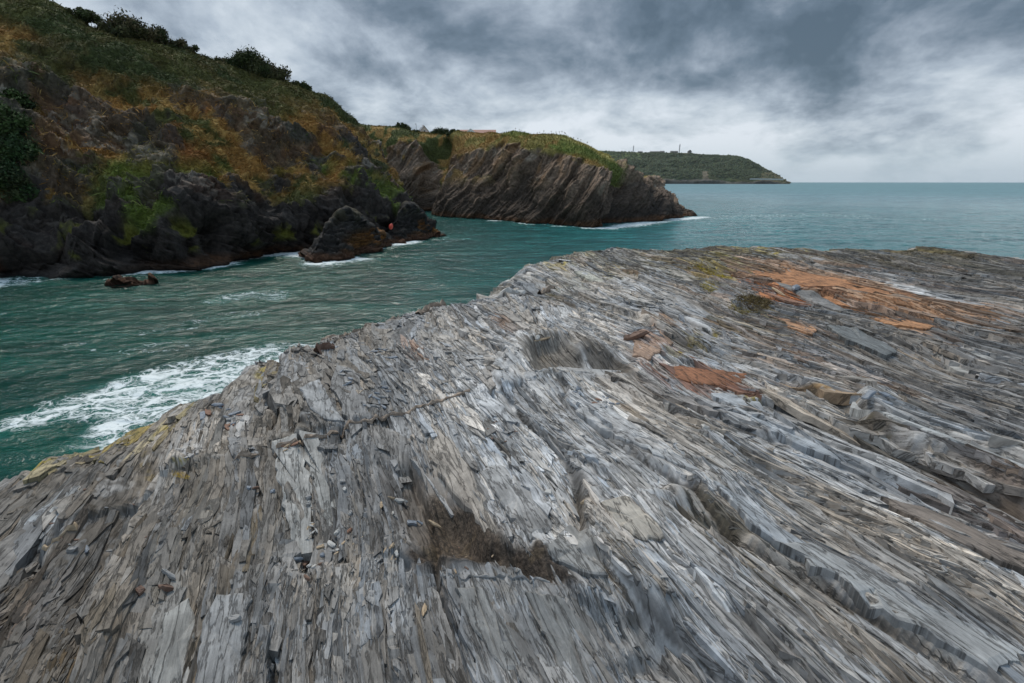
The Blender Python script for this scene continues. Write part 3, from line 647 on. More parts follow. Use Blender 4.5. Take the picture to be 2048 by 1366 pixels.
        E = [np.stack([idx[:, 0, 0], idx[:, 0, 2], idx[:, 0, 3], idx[:, 0, 1]], -1), np.stack([idx[:, -1, 1], idx[:, -1, 3], idx[:, -1, 2], idx[:, -1, 0]], -1)]
        gd = ~bad; F = [f[gd] for f in F]; E = [f[gd] for f in E]
        Fs += [f.reshape(-1, 4) for f in F]+E; Vs.append(P.reshape(-1, 3)); off += n_*K*4
        # colour: the stone under it, with its own tone and tint
        c = base[i, j]; k = rg.normal(1.0, .115, (n_, 1)).clip(.6, 1.4); tint = 1+rg.normal(0, .035, (n_, 1))*np.array([[1, .1, -1]])
        dk = (rg.random((n_, 1)) < .11)*.5; c = np.clip(c, .045, 1)*k*tint*(1-dk)
        Cs.append(np.repeat(c, K*4, 0)); 
        bed = np.zeros((n_, K, 4, 3), f32); sh = rg.random((n_, 1))*40; bed[..., 0] = np.stack([bL+sh, bR+sh, bL+sh+.02, bR+sh+.02], -1); bed[..., 1] = np.stack([aL, aR, aL, aR], -1)+sh[..., None]; bed[..., 2] = (.25+.75*rg.random(n_))[:, None, None]
        Bs.append(bed.reshape(-1, 3))
    o = mesh_np('slate_plates', np.concatenate(Vs), np.concatenate(Fs), M_SLATE, parent=parent, smooth=False, attrs={'Col': np.concatenate(Cs).astype(f32), 'bed': np.concatenate(Bs)})
    o['kind'] = 'stuff'
build_shelf()
bpy.context.view_layer.update(); DG0 = bpy.context.evaluated_depsgraph_get()
def ztop(x, y):
    hit, loc, *_ = S.ray_cast(DG0, Vector((float(x), float(y), 9.0)), Vector((0, 0, -1)))
    return loc.z if hit else hz(x, y)

# ------------------------------------------------------------ cliffs by lofting
def catmull(P, n, axis=0):
    P = np.moveaxis(np.asarray(P, float), axis, 0); k = len(P); t = np.linspace(0, k-1, n); i = np.clip(np.floor(t).astype(int), 0, k-2); f = (t-i)
    sh = (n,)+(1,)*(P.ndim-1); f = f.reshape(sh)
    p0 = P[np.clip(i-1, 0, k-1)]; p1 = P[i]; p2 = P[i+1]; p3 = P[np.clip(i+2, 0, k-1)]
    r = .5*((2*p1)+(p2-p0)*f+(2*p0-5*p1+4*p2-p3)*f*f+(3*p1-p0-3*p2+p3)*f**3)
    return np.moveaxis(r, 0, axis)
def normals(P):
    a = np.gradient(P, axis=0); b = np.gradient(P, axis=1); n = np.cross(b, a); return n/(np.linalg.norm(n, axis=-1, keepdims=True)+1e-9)
def blocks(p, ax, w, asp, seed):           # stepped, broken beds in 3D along axes ax
    a = p@ax[0]/w+.6*(fbm3(p, w*3.5, seed, 2)-.5)*2; b = p@ax[1]/(w*asp[0]); c = p@ax[2]/(w*asp[1])
    ia = np.floor(a); h0 = hsh(ia, ia*0, seed+1)
    ib = np.floor(b+h0*7+.3*fbm3(p, w*1.5, seed+9, 2)); ic = np.floor(c+h0*3)
    f = a-ia
    h = hsh(ia, ib, seed+2, ic)
    return (h-.5)+(f-.5)*.7, h, f
class Soft: pass
def scatter_blades(name, P, Nn, mask, colf, count, lmin, lmax, wid, lean, label, cat, parent=None, kindstuff=True, up=.5, seed=1):
    rg = np.random.default_rng(seed)
    A = np.linalg.norm(np.cross(P[1:, :-1]-P[:-1, :-1], P[:-1, 1:]-P[:-1, :-1]), axis=-1)
    d = np.linalg.norm(P[:-1, :-1], axis=-1)
    w = (A*mask[:-1, :-1]/np.maximum(d, 20)**1.0).ravel(); w /= w.sum()
    k = rg.choice(len(w), count, p=w); i, j = np.divmod(k, A.shape[1])
    a = rg.random((count, 1)); b = rg.random((count, 1))
    p = P[i, j]*(1-a)*(1-b)+P[i+1, j]*a*(1-b)+P[i, j+1]*(1-a)*b+P[i+1, j+1]*a*b
    n = Nn[i, j]
    di = n*.6+np.array([0, 0, up])+np.array(lean)+rg.normal(0, .35, (count, 3)); di /= np.linalg.norm(di, axis=1, keepdims=True)
    L = (lmin+(lmax-lmin)*rg.random((count, 1))**1.5)
    sd = np.cross(di, rg.normal(0, 1, (count, 3))); sd /= np.linalg.norm(sd, axis=1, keepdims=True)
    wd = wid*(.5+rg.random((count, 1)))
    base = p-n*.05
    mid = base+di*L*.55; tip = base+di*L+np.array([0, 0, -.12])*L+rg.normal(0, .08, (count, 3))*L
    V = np.stack([base-sd*wd*.4, base+sd*wd*.4, mid+sd*wd*.6, tip], 1).reshape(-1, 3)
    Fq = np.arange(count*4).reshape(-1, 4)
    c = colf(i, j)*(.65+.7*rg.random((count, 1)))
    o = mesh_np(name, V, Fq, M_LEAF, parent=parent, smooth=False, attrs={'Col': np.repeat(c, 4, 0)})
    if kindstuff: o['kind'] = 'stuff'; tag(o, label, cat)
    return o

def build_left_cliff():
    ST = [  # px,py of waterline, mid, ledge, upper, shoulder, ridge
        [(-900, 690), (-900, 560), (-900, 440), (-900, 180), (-900, -80), (-900, -420)],
        [(-350, 600), (-350, 505), (-350, 415), (-350, 230), (-340, 40), (-340, -180)],
        [(-120, 578), (-120, 505), (-120, 415), (-110, 260), (-100, 110), (-100, -50)],
        [(0, 565), (5, 500), (0, 405), (0, 265), (0, 135), (10, 2)],
        [(100, 556), (90, 485), (110, 440), (100, 285), (90, 150), (95, 12)],
        [(190, 548), (185, 480), (200, 425), (200, 290), (180, 165), (165, 50)],
        [(290, 542), (300, 470), (300, 400), (300, 290), (290, 185), (250, 82)],
        [(390, 536), (395, 460), (400, 385), (400, 300), (380, 200), (330, 98)],
        [(470, 522), (480, 455), (490, 405), (480, 310), (470, 215), (400, 118)],
        [(540, 508), (555, 450), (560, 415), (560, 320), (540, 230), (470, 142)],
        [(600, 500), (620, 445), (620, 395), (620, 315), (610, 235), (560, 160)],
        [(670, 493), (690, 440), (690, 385), (680, 315), (665, 240), (620, 185)],
        [(760, 486), (770, 436), (745, 392), (725, 330), (700, 262), (665, 208)],
        [(835, 478), (825, 425), (795, 398), (757, 335), (722, 275), (685, 232)],
        [(872, 473), (848, 432), (812, 402), (772, 350), (733, 292), (696, 250)],
    ]
    setb = [0, .7, 3.2, 8.0, 13.5, 21.0]
    G = []
    for s in ST:
        w = at_z(*s[0], 0.0); row = [w+np.array([0, -.2, -1.8]), w]
        for k in range(1, 6):
            sb = setb[k]*(1.0 if s[0][0] < 600 else .9)
            row.append(at_y(*s[k], w[1]+sb))
        rg = row[-1]; away = np.array([rg[0], rg[1], 0]); away /= np.linalg.norm(away)
        row.append(rg+away*10+np.array([0, 0, .4])); row.append(rg+away*45+np.array([0, 0, 1.0]))
        G.append(row)
    G = np.array(G)
    # round the point: the far side of the promontory
    last = G[-1]
    for sh, zf in (((-1.2, 5.0), .9), ((-6, 12), .95), ((-16, 20), 1.0)):
        r = last.copy(); r[:, 0] += sh[0]; r[:, 1] += sh[1]; 
        r[1:7, 0] -= np.linspace(0, .5, 6)*0; r[2:, 2] *= zf; G = np.concatenate([G, r[None]], 0)
    nS, nL = 1150, 470
    P = catmull(catmull(G, nS, 0), nL, 1)
    lev = np.linspace(0, G.shape[1]-1, nL)[None, :]*np.ones((nS, 1)); st = np.linspace(0, len(G)-1, nS)[:, None]*np.ones((1, nL))
    Nn = normals(P)
    if Nn[nS//2, nL//2, 1] > 0: Nn = -Nn
    n1 = fbm3(P, 9, 500, 3); n2 = fbm3(P, 3.2, 510, 4); n3 = fbm3(P, 1.1, 520, 3); Q = P*np.array([1, 1, .55])
    # vegetation: everything above the shoulder, patches on the ledges
    rockup = sst(fbm3(P*np.array([1, 1, .6]), 4.2, 530, 5, .62), .46, .54)*sst(lev, 5.7, 4.6)
    rightrock = sst(st, 10.5, 13)*sst(lev, 5.8, 4.5)*.35
    veg = sst(lev+(n1-.5)*2.6+(n2-.5)*1.9, 2.7, 3.2)
    veg = np.clip(veg-rockup*.85-rightrock*sst(n2, .4, .6), 0, 1)
    rk = 1-veg
    ax = np.array([[.35, .25, .90], [.9, .1, -.35], [-.2, .95, -.1]]); ax /= np.linalg.norm(ax, axis=1, keepdims=True)
    b1, h1, f1 = blocks(P, ax, 1.6, (1.8, 1.5), 540); b2, h2, f2 = blocks(P, ax, .6, (2.2, 1.6), 550); b3, h3, f3 = blocks(P, ax, .22, (2.5, 2), 560)
    fade = sst(lev, .3, 1.2)*sst(lev, 8, 6.5)
    rid = 1-np.abs(fbm3(P*np.array([1, 1, .35]), 4.2, 525, 4)*2-1)
    disp = ((n1-.5)*3.6+(n2-.5)*1.8+(rid-.75)*3.6*(.4+.6*rk)+(n3-.5)*(.5+.9*veg))*(.35+.65*sst(lev, 6.2, 5.0)) + rk*(b1*.62+b2*.30+b3*.13)
    # caves and clefts near the water
    cave = sst(fbm3(P*np.array([1, 1, .5]), 4.0, 570, 3), .54, .68)*sst(lev, .9, 1.3)*sst(lev, 2.7, 2.0)
    disp = disp*fade-cave*2.4
    D = P+Nn*disp[..., None]
    N2 = normals(D); 
    if N2[nS//2, nL//2, 1] > 0: N2 = -N2
    # rock colours
    t = (.010+.018*h1+.018*h2+.014*h3)
    C = t[..., None]*np.array([1.2, 1.0, .88])
    upper = sst(lev, 2.4, 4.0)
    C = lerp(C, (.105, .085, .07), (upper*.6*(.4+.6*h2)).astype(f32))
    C = lerp(C, (.13, .06, .032), (sst(fbm3(P, 2.6, 580, 3), .5, .64)*upper*.6).astype(f32))
    C = lerp(C, (.30, .26, .21), (sst(fbm3(P, 1.5, 585, 3), .62, .72)*upper*.6*(h3 > .4)).astype(f32))
    C = lerp(C, (.11, .04, .02), (sst(st, 4.8, 3.0)*sst(lev, 2.6, 2.0)*sst(fbm3(P*np.array([1, 1, .3]), 2.2, 588, 3), .48, .6)*.7).astype(f32))
    lich = sst(fbm3(P, 1.6, 590, 4), .53, .63)*sst(D[..., 2], .9, 1.6)*sst(D[..., 2], 4.2, 2.4)*sst(fbm3(P, 6, 591, 2), .42, .55)
    C = lerp(C, (.17, .17, .030), (lich*.9).astype(f32))
    band = sst(D[..., 2]+(n2-.5)*1.2, 1.0, .35)*sst(st, 5, 7.5)
    C = lerp(C, (.10, .042, .016), (band*.75*(.4+.6*h3)).astype(f32))
    C = lerp(C, (.010, .010, .010), sst(D[..., 2], .25, .05).astype(f32)*.8)
    # vegetation colours
    va = fbm3(P, 4.5, 600, 4); vb = fbm3(P, 2.0, 610, 4)
    olive = np.array([.072, .074, .030], f32)*np.ones(P.shape, f32)
    vc = lerp(olive, (.046, .058, .026), sst(va, .45, .6).astype(f32))
    vc = lerp(vc, (.085, .068, .030), (sst(vb, .55, .68)*.6).astype(f32))
    midb = sst(lev+(n1-.5)*2.0, 5.45, 4.75)*sst(lev, 2.9, 3.5)
    vc = lerp(vc, (.23, .125, .045), (midb*sst(vb, .36, .54)).astype(f32))
    vc = lerp(vc, (.19, .078, .034), (midb*sst(va, .50, .62)*.8*sst(st, 9.5, 6.5)).astype(f32))
    vc = lerp(vc, (.34, .22, .09), (midb*sst(fbm3(P, 1.1, 615, 3), .54, .64)*.8).astype(f32))
    vc = lerp(vc, (.09, .125, .03), (sst(lev+(n2-.5), 4.2, 3.4)*sst(va, .38, .50)*.9).astype(f32))
    vc = lerp(vc, (.030, .062, .020), (sst(st, 4.2, 3.4)*sst(lev, 5.2, 4.6)*sst(lev, 2.8, 3.1)*sst(va, .3, .5)*.9).astype(f32))
    vc = vc*np.array([1.42, 1.36, 1.1], f32)
    C = C*(1-veg[..., None])+vc*veg[..., None]
    C = C*np.where(veg > .5, 1.1, 1.0)[..., None]
    o = mesh_np("cliff", D.reshape(-1, 3), grid_faces(nS, nL), M_ROCK, attrs={'Col': C.reshape(-1, 3)}, smooth=True)
    o['kind'] = 'structure'
    scatter_blades('cliff_vegetation', D, N2, np.clip(veg, 0, 1)**1.5*(lev < 7.2), lambda i, j: vc[i, j], 240000, .12, .70, .06, (.25, 0, -.12), 'olive and rust brown grass and bracken covering the left cliff', 'grass', up=.35, seed=3)
    return D, N2, st, lev
CL = build_left_cliff()

def build_headland():
    # px,py: waterline, mid, rock top, grass, ridge ; water distance None = unproject ; setbacks
    ST = [
        [(560, 424), (560, 370), (560, 300), (560, 270), (560, 236), 112],
        [(690, 424), (700, 370), (700, 305), (695, 268), (692, 243), 112],
        [(745, 424), (750, 370), (750, 300), (748, 270), (745, 255), 110],
        [(790, 424), (793, 370), (795, 290), (795, 276), (792, 262), 106],
        [(826, 424), (830, 370), (832, 290), (840, 278), (845, 266), 106],
        [(845, 426), (858, 375), (872, 320), (885, 292), (880, 270), 104],
        [(875, 432), (895, 375), (905, 318), (915, 290), (912, 271), 93],
        [(920, 435), (950, 370), (955, 300), (960, 284), (950, 268), 88],
        [(985, 440), (1015, 365), (1010, 286), (1005, 275), (990, 265), 83],
        [(1050, 446), (1070, 370), (1070, 299), (1060, 283), (1050, 271), None],
        [(1115, 451), (1130, 380), (1135, 315), (1120, 294), (1115, 275), None],
        [(1165, 454), (1175, 385), (1180, 328), (1170, 306), (1160, 290), None],
        [(1210, 455), (1215, 395), (1218, 345), (1212, 328), (1200, 312), None],
        [(1245, 449), (1245, 400), (1245, 360), (1238, 344), (1226, 328), 74],
        [(1290, 444), (1290, 405), (1285, 372), (1278, 358), (1262, 343), 79],
        [(1325, 440), (1328, 408), (1318, 380), (1308, 368), (1300, 352), 83],
        [(1352, 437), (1350, 415), (1336, 398), (1328, 384), (1322, 366), 87],
        [(1375, 435), (1368, 424), (1356, 413), (1348, 403), (1338, 394), 90],
        [(1400, 433), (1394, 430), (1386, 427), (1378, 424), (1370, 420), 94],
    ]
    G = []
    for s in ST:
        w = at_z(s[0][0], s[0][1], 0.0) if s[5] is None else at_y(s[0][0], s[0][1], s[5]); w = np.array([w[0], w[1], 0.0])
        row = [w+np.array([0, -.2, -2]), w]
        for k, sb in zip(range(1, 5), (2.0, 7.0, 9.5, 15.0)):
            row.append(at_y(*s[k], w[1]+sb*(.55 if s[0][0] > 1230 else 1)*(.35 if s[0][0] > 1380 else 1)))
        rg = row[-1]; sc = .35 if s[0][0] > 1230 else 1
        row.append(rg+np.array([rg[0]/rg[1]*22*sc, 22*sc, -.5*sc-(.35*rg[2] if s[0][0] > 1230 else 0)]))
        row.append(rg+np.array([rg[0]/rg[1]*60*sc, 60*sc, -1.0 if s[0][0] < 1230 else -rg[2]-1.5]))
        G.append(row)
    G = np.array(G)
    r = G[-1].copy(); r[:, 0] += 1.5; r[:, 1] += 4; r[:, 2] = -2; G = np.concatenate([G, r[None]], 0)
    nS, nL = 1000, 400
    P = catmull(catmull(G, nS, 0), nL, 1)
    lev = np.linspace(0, G.shape[1]-1, nL)[None, :]*np.ones((nS, 1)); st = np.linspace(0, len(G)-1, nS)[:, None]*np.ones((1, nL))
    Nn = normals(P)
    if Nn[nS//2, nL//3, 1] > 0: Nn = -Nn
    n1 = fbm3(P, 9, 700, 3); n2 = fbm3(P, 3.0, 710, 4)
    veg = sst(lev+(n1-.5)*.7+(n2-.5)*.9, 2.95, 3.2)
    veg = np.maximum(veg, sst(fbm3(P, 5, 715, 3), .54, .60)*sst(st, 8.2, 7)*sst(lev, 1.9, 2.5)*.9)
    veg = veg*(1-sst(st+(n2-.5)*2, 12.8, 13.6)*(.35+.65*sst(lev, 5.3, 4.8))); rk = 1-veg
    # strata lean: beds run from lower left to upper right across the face
    bd = np.array([.62, .15, .77]); nrm = np.array([.77, .05, -.63]); th = np.cross(bd, nrm)
    ax = np.array([nrm, bd, th])
    b1, h1, f1 = blocks(P, ax, 2.1, (4, 3), 740); b2, h2, f2 = blocks(P, ax, .75, (4, 3), 750); b3, h3, f3 = blocks(P, ax, .28, (4, 2.5), 760)
    q = np.stack([P@nrm/1.6, P@bd/7, P@th/6], -1); stri = fbm3(q, 1.0, 770, 4)
    big = np.sin((P@nrm)/3.1+2*n1)
    fade = sst(lev, .3, 1.2)
    disp = (n1-.5)*2.4+(n2-.5)*1.0*(.4+.6*rk)+rk*(b1*.55+b2*.32+b3*.15+(stri-.5)*2.4+big*.12)
    cleft = sst(st, 12.0, 12.6)*sst(st, 14.2, 13.2)*sst(lev, 4.2, 3.2); disp -= cleft*2.2
    disp -= sst(np.abs(st-5.0), .9, .1)*sst(lev, 5, 3.5)*3.0
    D = P+Nn*(disp*fade*sst(lev, 7.0, 5.6))[..., None]
    N2 = normals(D)
    if N2[nS//2, nL//3, 1] > 0: N2 = -N2
    t = .055+.04*h1+.04*h2+.03*h3+.08*(stri-.5)
    C = 1.12*t[..., None]*np.array([1.5, 1.05, .74])
    C = lerp(C, (.23, .135, .07), (sst(fbm3(q, .8, 780, 3), .56, .66)*sst(lev, 1.7, 2.5)*.75*sst(st, 12, 9)).astype(f32))
    C = lerp(C, (.26, .22, .17), (sst(fbm3(q, .4, 785, 3), .62, .7)*.5*sst(lev, 1.6, 2.6)).astype(f32))
    C = lerp(C, (.030, .024, .020), (sst(lev+(n2-.5)*1.4, 2.5, 1.4)*.8).astype(f32))
    C = lerp(C, (.035, .029, .026), (sst(st, 12.4, 13.2)*.65*sst(lev, 3.6, 3.0)).astype(f32))
    C = lerp(C, (.10, .045, .018), (sst(D[..., 2]+(n2-.5)*1.1, 1.1, .4)*.8*(.5+.5*h3)).astype(f32))
    C = lerp(C, (.012, .010, .010), sst(D[..., 2], .22, .05).astype(f32)*.8)
    va = fbm3(P, 5, 790, 4); vb = fbm3(P, 2, 795, 3)
    vc = np.array([.20, .165, .05], f32)*np.ones(P.shape, f32)
    vc = lerp(vc, (.28, .165, .055), sst(vb, .48, .62).astype(f32)*.8)
    vc = lerp(vc, (.09, .15, .03), (sst(va, .47, .58)*sst(lev, 3.0, 3.6)*sst(st, 7.5, 9)).astype(f32)*.7)
    vc = lerp(vc, (.42, .34, .13), (sst(lev, 4.2, 4.8)*sst(st, 9.5, 11)*.8).astype(f32))
    vc = lerp(vc, (.045, .062, .020), (sst(st, 6.2, 5.2)*sst(vb, .60, .42)*.85).astype(f32))
    vc = lerp(vc, (.12, .14, .04), (sst(st+(va-.5)*3, 11.0, 11.8)*sst(st, 14, 13)*sst(lev, 4.6, 4.2)*.8).astype(f32))
    vc = vc*1.2
    vc = lerp(vc, (.17, .095, .032), (sst(np.abs(st-6.0), 1.3, .3)*sst(lev, 4.3, 3.2)*.75).astype(f32))
    C = C*(1-veg[..., None])+vc*veg[..., None]
    o = mesh_np('headland', D.reshape(-1, 3), grid_faces(nS, nL), M_ROCK, attrs={'Col': C.reshape(-1, 3)}, smooth=True)
    o['kind'] = 'structure'
    scatter_blades('headland_grass', D, N2, np.clip(veg, 0, 1)**1.5*(lev < 6.2), lambda i, j: vc[i, j], 110000, .15, .5, .08, (.15, 0, 0), 'tawny and green grass capping the rocky headland', 'grass', up=.6, seed=5)
    return D, N2, st, lev
HL = build_headland()

# ------------------------------------------------------------ hill behind, far headland
def build_hill():
    G = []
    for px, py in [(300, 262), (500, 262), (640, 262), (760, 270), (840, 267.5), (900, 273), (950, 270), (1050, 272), (1110, 280), (1150, 300)]:
        G.append([at_y(px, py+9, 135), at_y(px, py+3, 210), at_y(px, py, 300), at_y(px, py+1, 420)-np.array([0, 0, 3]), at_y(px, py+20, 700)])
    G = np.array(G); P = catmull(catmull(G, 200, 0), 120, 1); n = fbm3(P, 14, 820, 3)
    P[..., 2] += (n-.5)*1.0; c = lerp(np.array([.05, .075, .025], f32)*np.ones(P.shape, f32), (.11, .10, .035), sst(n, .4, .6).astype(f32))
    o = mesh_np('hill', P.reshape(-1, 3), grid_faces(200, 120), M_ROCK, attrs={'Col': c.reshape(-1, 3)}); o['kind'] = 'structure'
build_hill()
def far_top(px):
    xs = [950, 1100, 1200, 1240, 1300, 1340, 1385, 1410, 1440, 1470, 1500, 1525, 1550, 1565, 1578, 1590]
    ys = [299, 299, 301, 303.5, 302.5, 302.5, 304, 306.5, 307.5, 309, 318, 331, 345, 356, 365.5, 367]
    return float(np.interp(px, xs, ys))+2.5*float(sst(np.array(px), 1240, 1300)-sst(np.array(px), 1535, 1570))
def build_far():
    D0 = 1650.0
    G = []
    for px in np.concatenate([np.arange(900, 1540, 30), [1550, 1560, 1568, 1574, 1580]]):
        t = far_top(px); b = 368.2; dw = D0+(1350-px)*.25
        hh = b-t
        row = [at_y(px, b, dw)-np.array([0, 0, 6]), at_y(px, b, dw)]
        row[1][2] = 0; row[0][2] = -6
        for fr, sb in ((.12, 8), (.20, 20), (.45, 70), (.72, 150), (.90, 220), (1.0, 290)):
            k = min(1, hh/30)
            row.append(at_y(px, b-hh*fr, dw+sb*k))
        r = row[-1].copy(); row.append(r+np.array([r[0]/r[1]*150, 150, -6])); row.append(r+np.array([r[0]/r[1]*500, 500, -60]))
        G.append(row)
    G = np.array(G); nS, nL = 700, 260
    P = catmull(catmull(G, nS, 0), nL, 1)
    lev = np.linspace(0, G.shape[1]-1, nL)[None, :]*np.ones((nS, 1)); pxs = CX+F_PX*P[..., 0]/P[..., 1]*(CP+SP*(683-340)/F_PX)
    Nn = normals(P)
    if Nn[nS//2, nL//2, 1] > 0: Nn = -Nn
    n1 = fbm3(P, 90, 900, 3); n2 = fbm3(P, 30, 905, 3); n3 = fbm3(P, 9, 910, 3)
    top = sst(lev, 6.7, 7.0)
    D = P+Nn*(((n1-.5)*26+(n2-.5)*12+(n3-.5)*4)*sst(lev, .8, 1.6)*sst(lev, 7.0, 6.0))[..., None]
    wood = sst(lev+(n1-.5)*1.5, 2.9, 3.3)*sst(lev+(n2-.5), 6.9, 6.5)
    fields = sst(pxs, 1300, 1270)*sst(lev+(n1-.5)*1.2, 4.9, 5.3)
    C = np.array([.036, .050, .022], f32)*np.ones(P.shape, f32)
    C = lerp(C, (.055, .060, .025), sst(n2, .45, .6).astype(f32))
    C = lerp(C, (.10, .13, .045), (fields*(.4+.6*(np.sin(P[..., 2]*.35+n1*9) > -.2))*.9).astype(f32))
    C = lerp(C, (.20, .17, .10), (top*sst(pxs, 1430, 1400)).astype(f32))
    rock = sst(lev+(n2-.5)*1.0, 2.35, 1.9)
    C = lerp(C, (.17, .145, .12), (rock*(.4+.6*n3)).astype(f32))
    C = lerp(C, (.04, .038, .036), sst(P[..., 2], 9, 4).astype(f32)*.7)
    scar = sst(np.abs(pxs-1412+(lev-3)*2), 8, 4)*sst(lev, 1.8, 2.1)*sst(lev, 4.2, 3.8); C = lerp(C, (.24, .18, .14), scar.astype(f32)*.45)
    slope = sst(pxs, 1510, 1530)*sst(lev, 2.0, 2.4); C = lerp(C, (.15, .125, .07), (slope*.65).astype(f32)); wood = wood*(1-scar)*(1-slope*.9)*(1-fields*.8)
    o = mesh_np('distant_headland', D.reshape(-1, 3), grid_faces(nS, nL), M_WOOD, attrs={'Col': C.reshape(-1, 3)}); o['kind'] = 'structure'
    # tree canopy of the far wood: one mass of small lumpy crowns
    rg = np.random.default_rng(9); A = (wood*np.linalg.norm(np.cross(D[2:, 1:-1]-D[:-2, 1:-1], D[1:-1, 2:]-D[1:-1, :-2]), axis=-1)[:, :].__class__(0) if False else wood)
    w = (wood[:-1, :-1]*np.linalg.norm(np.cross(D[1:, :-1]-D[:-1, :-1], D[:-1, 1:]-D[:-1, :-1]), axis=-1)).ravel(); w /= w.sum()
    n = 17000; k = rg.choice(len(w), n, p=w); i, j = np.divmod(k, D.shape[1]-1); p = D[i, j]
    oc = np.array([[1, 0, 0], [.5, .87, 0], [-.5, .87, 0], [-1, 0, 0], [-.5, -.87, 0], [.5, -.87, 0], [.6, .35, .7], [-.6, .35, .7], [0, -.7, .7], [0, 0, 1.0]])
    of = np.array([[0, 1, 6], [1, 2, 6], [2, 7, 6], [2, 3, 7], [3, 4, 7], [4, 8, 7], [4, 5, 8], [5, 0, 8], [0, 6, 8], [6, 7, 9], [7, 8, 9], [8, 6, 9]])
    sz = 1.8+2.2*rg.random((n, 1, 1)); V = p[:, None, :]+oc[None]*sz*(.7+.6*rg.random((n, 10, 1)))*np.array([1, 1, .9]); Fq = (of[None]+np.arange(n)[:, None, None]*10).reshape(-1, 3)
    c = np.array([.036, .054, .028])*(.6+.9*rg.random((n, 1)))+np.array([.018, .010, .002])*rg.random((n, 1)); 
    wo = mesh_np('woodland', V.reshape(-1, 3), Fq, M_LEAF, attrs={'Col': np.repeat(c, 10, 0).astype(f32)}, smooth=True, tri=True); wo['kind'] = 'stuff'
    tag(wo, 'dark green woodland covering the distant headland slope', 'woodland')
build_far()

# ------------------------------------------------------------ sea
WLS = [ [(-900, 690), (-350, 600), (-120, 578), (0, 565), (100, 556), (190, 548), (290, 542), (390, 536), (470, 522), (540, 508), (600, 504), (640, 524), (700, 517), (760, 496), (835, 480), (880, 473)],
        [(1000, 441), (1050, 446), (1115, 451), (1165, 454), (1210, 456), (1245, 452), (1290, 446), (1352, 439), (1405, 434)] ]
def build_sea():
    r = np.concatenate([7.0*np.exp(np.arange(0, math.log(160/7), .0042)), 160*np.exp(np.linspace(.02, math.log(9000/160), 120))]); az = np.radians(np.linspace(-80, 80, 1150))
    R, A = np.meshgrid(r, az, indexing='ij'); x = R*np.sin(A); y = R*np.cos(A)
    ca, sa = math.cos(.5), math.sin(.5); xr = x*ca+y*sa; yr = -x*sa+y*ca
    z = .16*(fbm(xr*.22, yr*.42, 1000, 3)-.5)+.12*(fbm(xr*.8+.6*fbm(x*.3, y*.3, 1009, 2), yr*1.7, 1010, 4, .55)-.5)
    z *= sst(R, 400, 120)
    foam = np.zeros(x.shape, f32)
    for w in WLS:
        pts = [tuple(at_z(a, b, 0)[:2]) for a, b in w]; d, _ = seg_dist(x, y, pts)
        patch = sst(fbm(x*.16, y*.16, 1020, 2), .36, .56)
        foam = np.maximum(foam, (.66+.50*patch)*np.exp(-(d/3.0)**2.2))
        foam = np.maximum(foam, .80*patch*np.exp(-(d/6.5)**2))
    def pz(l): return [tuple(at_z(a, b, 0)[:2]) for a, b in l]
    wv = .9*(fbm(x*.5, y*.5, 1030, 3)-.5)
    d1 = poly_sd(x+wv, y+wv, pz([(-200, 930), (-60, 850), (100, 790), (260, 738), (420, 700), (560, 676), (640, 680), (760, 690), (640, 800), (300, 1000), (60, 1000), (110, 880), (160, 850), (0, 880), (-150, 1000)]))
    foam = np.maximum(foam, .98*sst(-d1, -1.2, 1.2))
    d2 = poly_sd(x, y, pz([(-200, 700), (150, 760), (420, 730), (620, 655), (640, 600), (560, 565), (200, 580), (-200, 610)]))
    foam = np.maximum(foam, .66*sst(-d2, -3, 3)*sst(fbm(xr*.12, yr*.35, 1040, 3), .35, .6))
    d3 = poly_sd(x, y, pz([(390, 605), (420, 590), (500, 577), (590, 578), (600, 590), (560, 610), (500, 600), (420, 612)])); foam = np.maximum(foam, .82*sst(-d3, -1.2, 1.0))
    d3 = poly_sd(x, y, pz([(860, 485), (880, 470), (960, 476), (880, 492)])); foam = np.maximum(foam, .65*sst(-d3, -1, 1))
    d4 = poly_sd(x, y, pz([(1220, 458), (1300, 450), (1420, 430), (1640, 424), (1960, 441), (1700, 440), (1450, 440)])); foam = np.maximum(foam, .74*sst(-d4, -2, 3)*sst(fbm(x*.1, y*.3, 1050, 3), .3, .55))
    foam = np.maximum(foam, .50*sst(fbm(x*.02, y*.07, 1055, 3), .5, .65)*sst(R, 70, 110)*sst(R, 500, 250))
    open_ = sst(x*1.0+ .15*y, -6, 26)
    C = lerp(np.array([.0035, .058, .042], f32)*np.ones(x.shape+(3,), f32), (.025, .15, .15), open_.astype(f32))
    C = lerp(C, (.16, .275, .295), sst(R, 50, 300).astype(f32))  # paler with distance: reflected sky brightness put into the base colour
    C = lerp(C, (.03, .20, .165), (np.clip(foam-.55, 0, 1)*.9).astype(f32))
    C = C*(.85+.3*fbm(x*.03, y*.11, 1060, 3))[..., None]
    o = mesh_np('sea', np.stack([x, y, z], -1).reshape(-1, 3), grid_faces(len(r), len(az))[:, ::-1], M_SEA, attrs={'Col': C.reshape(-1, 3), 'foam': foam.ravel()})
    o['kind'] = 'structure'
build_sea()
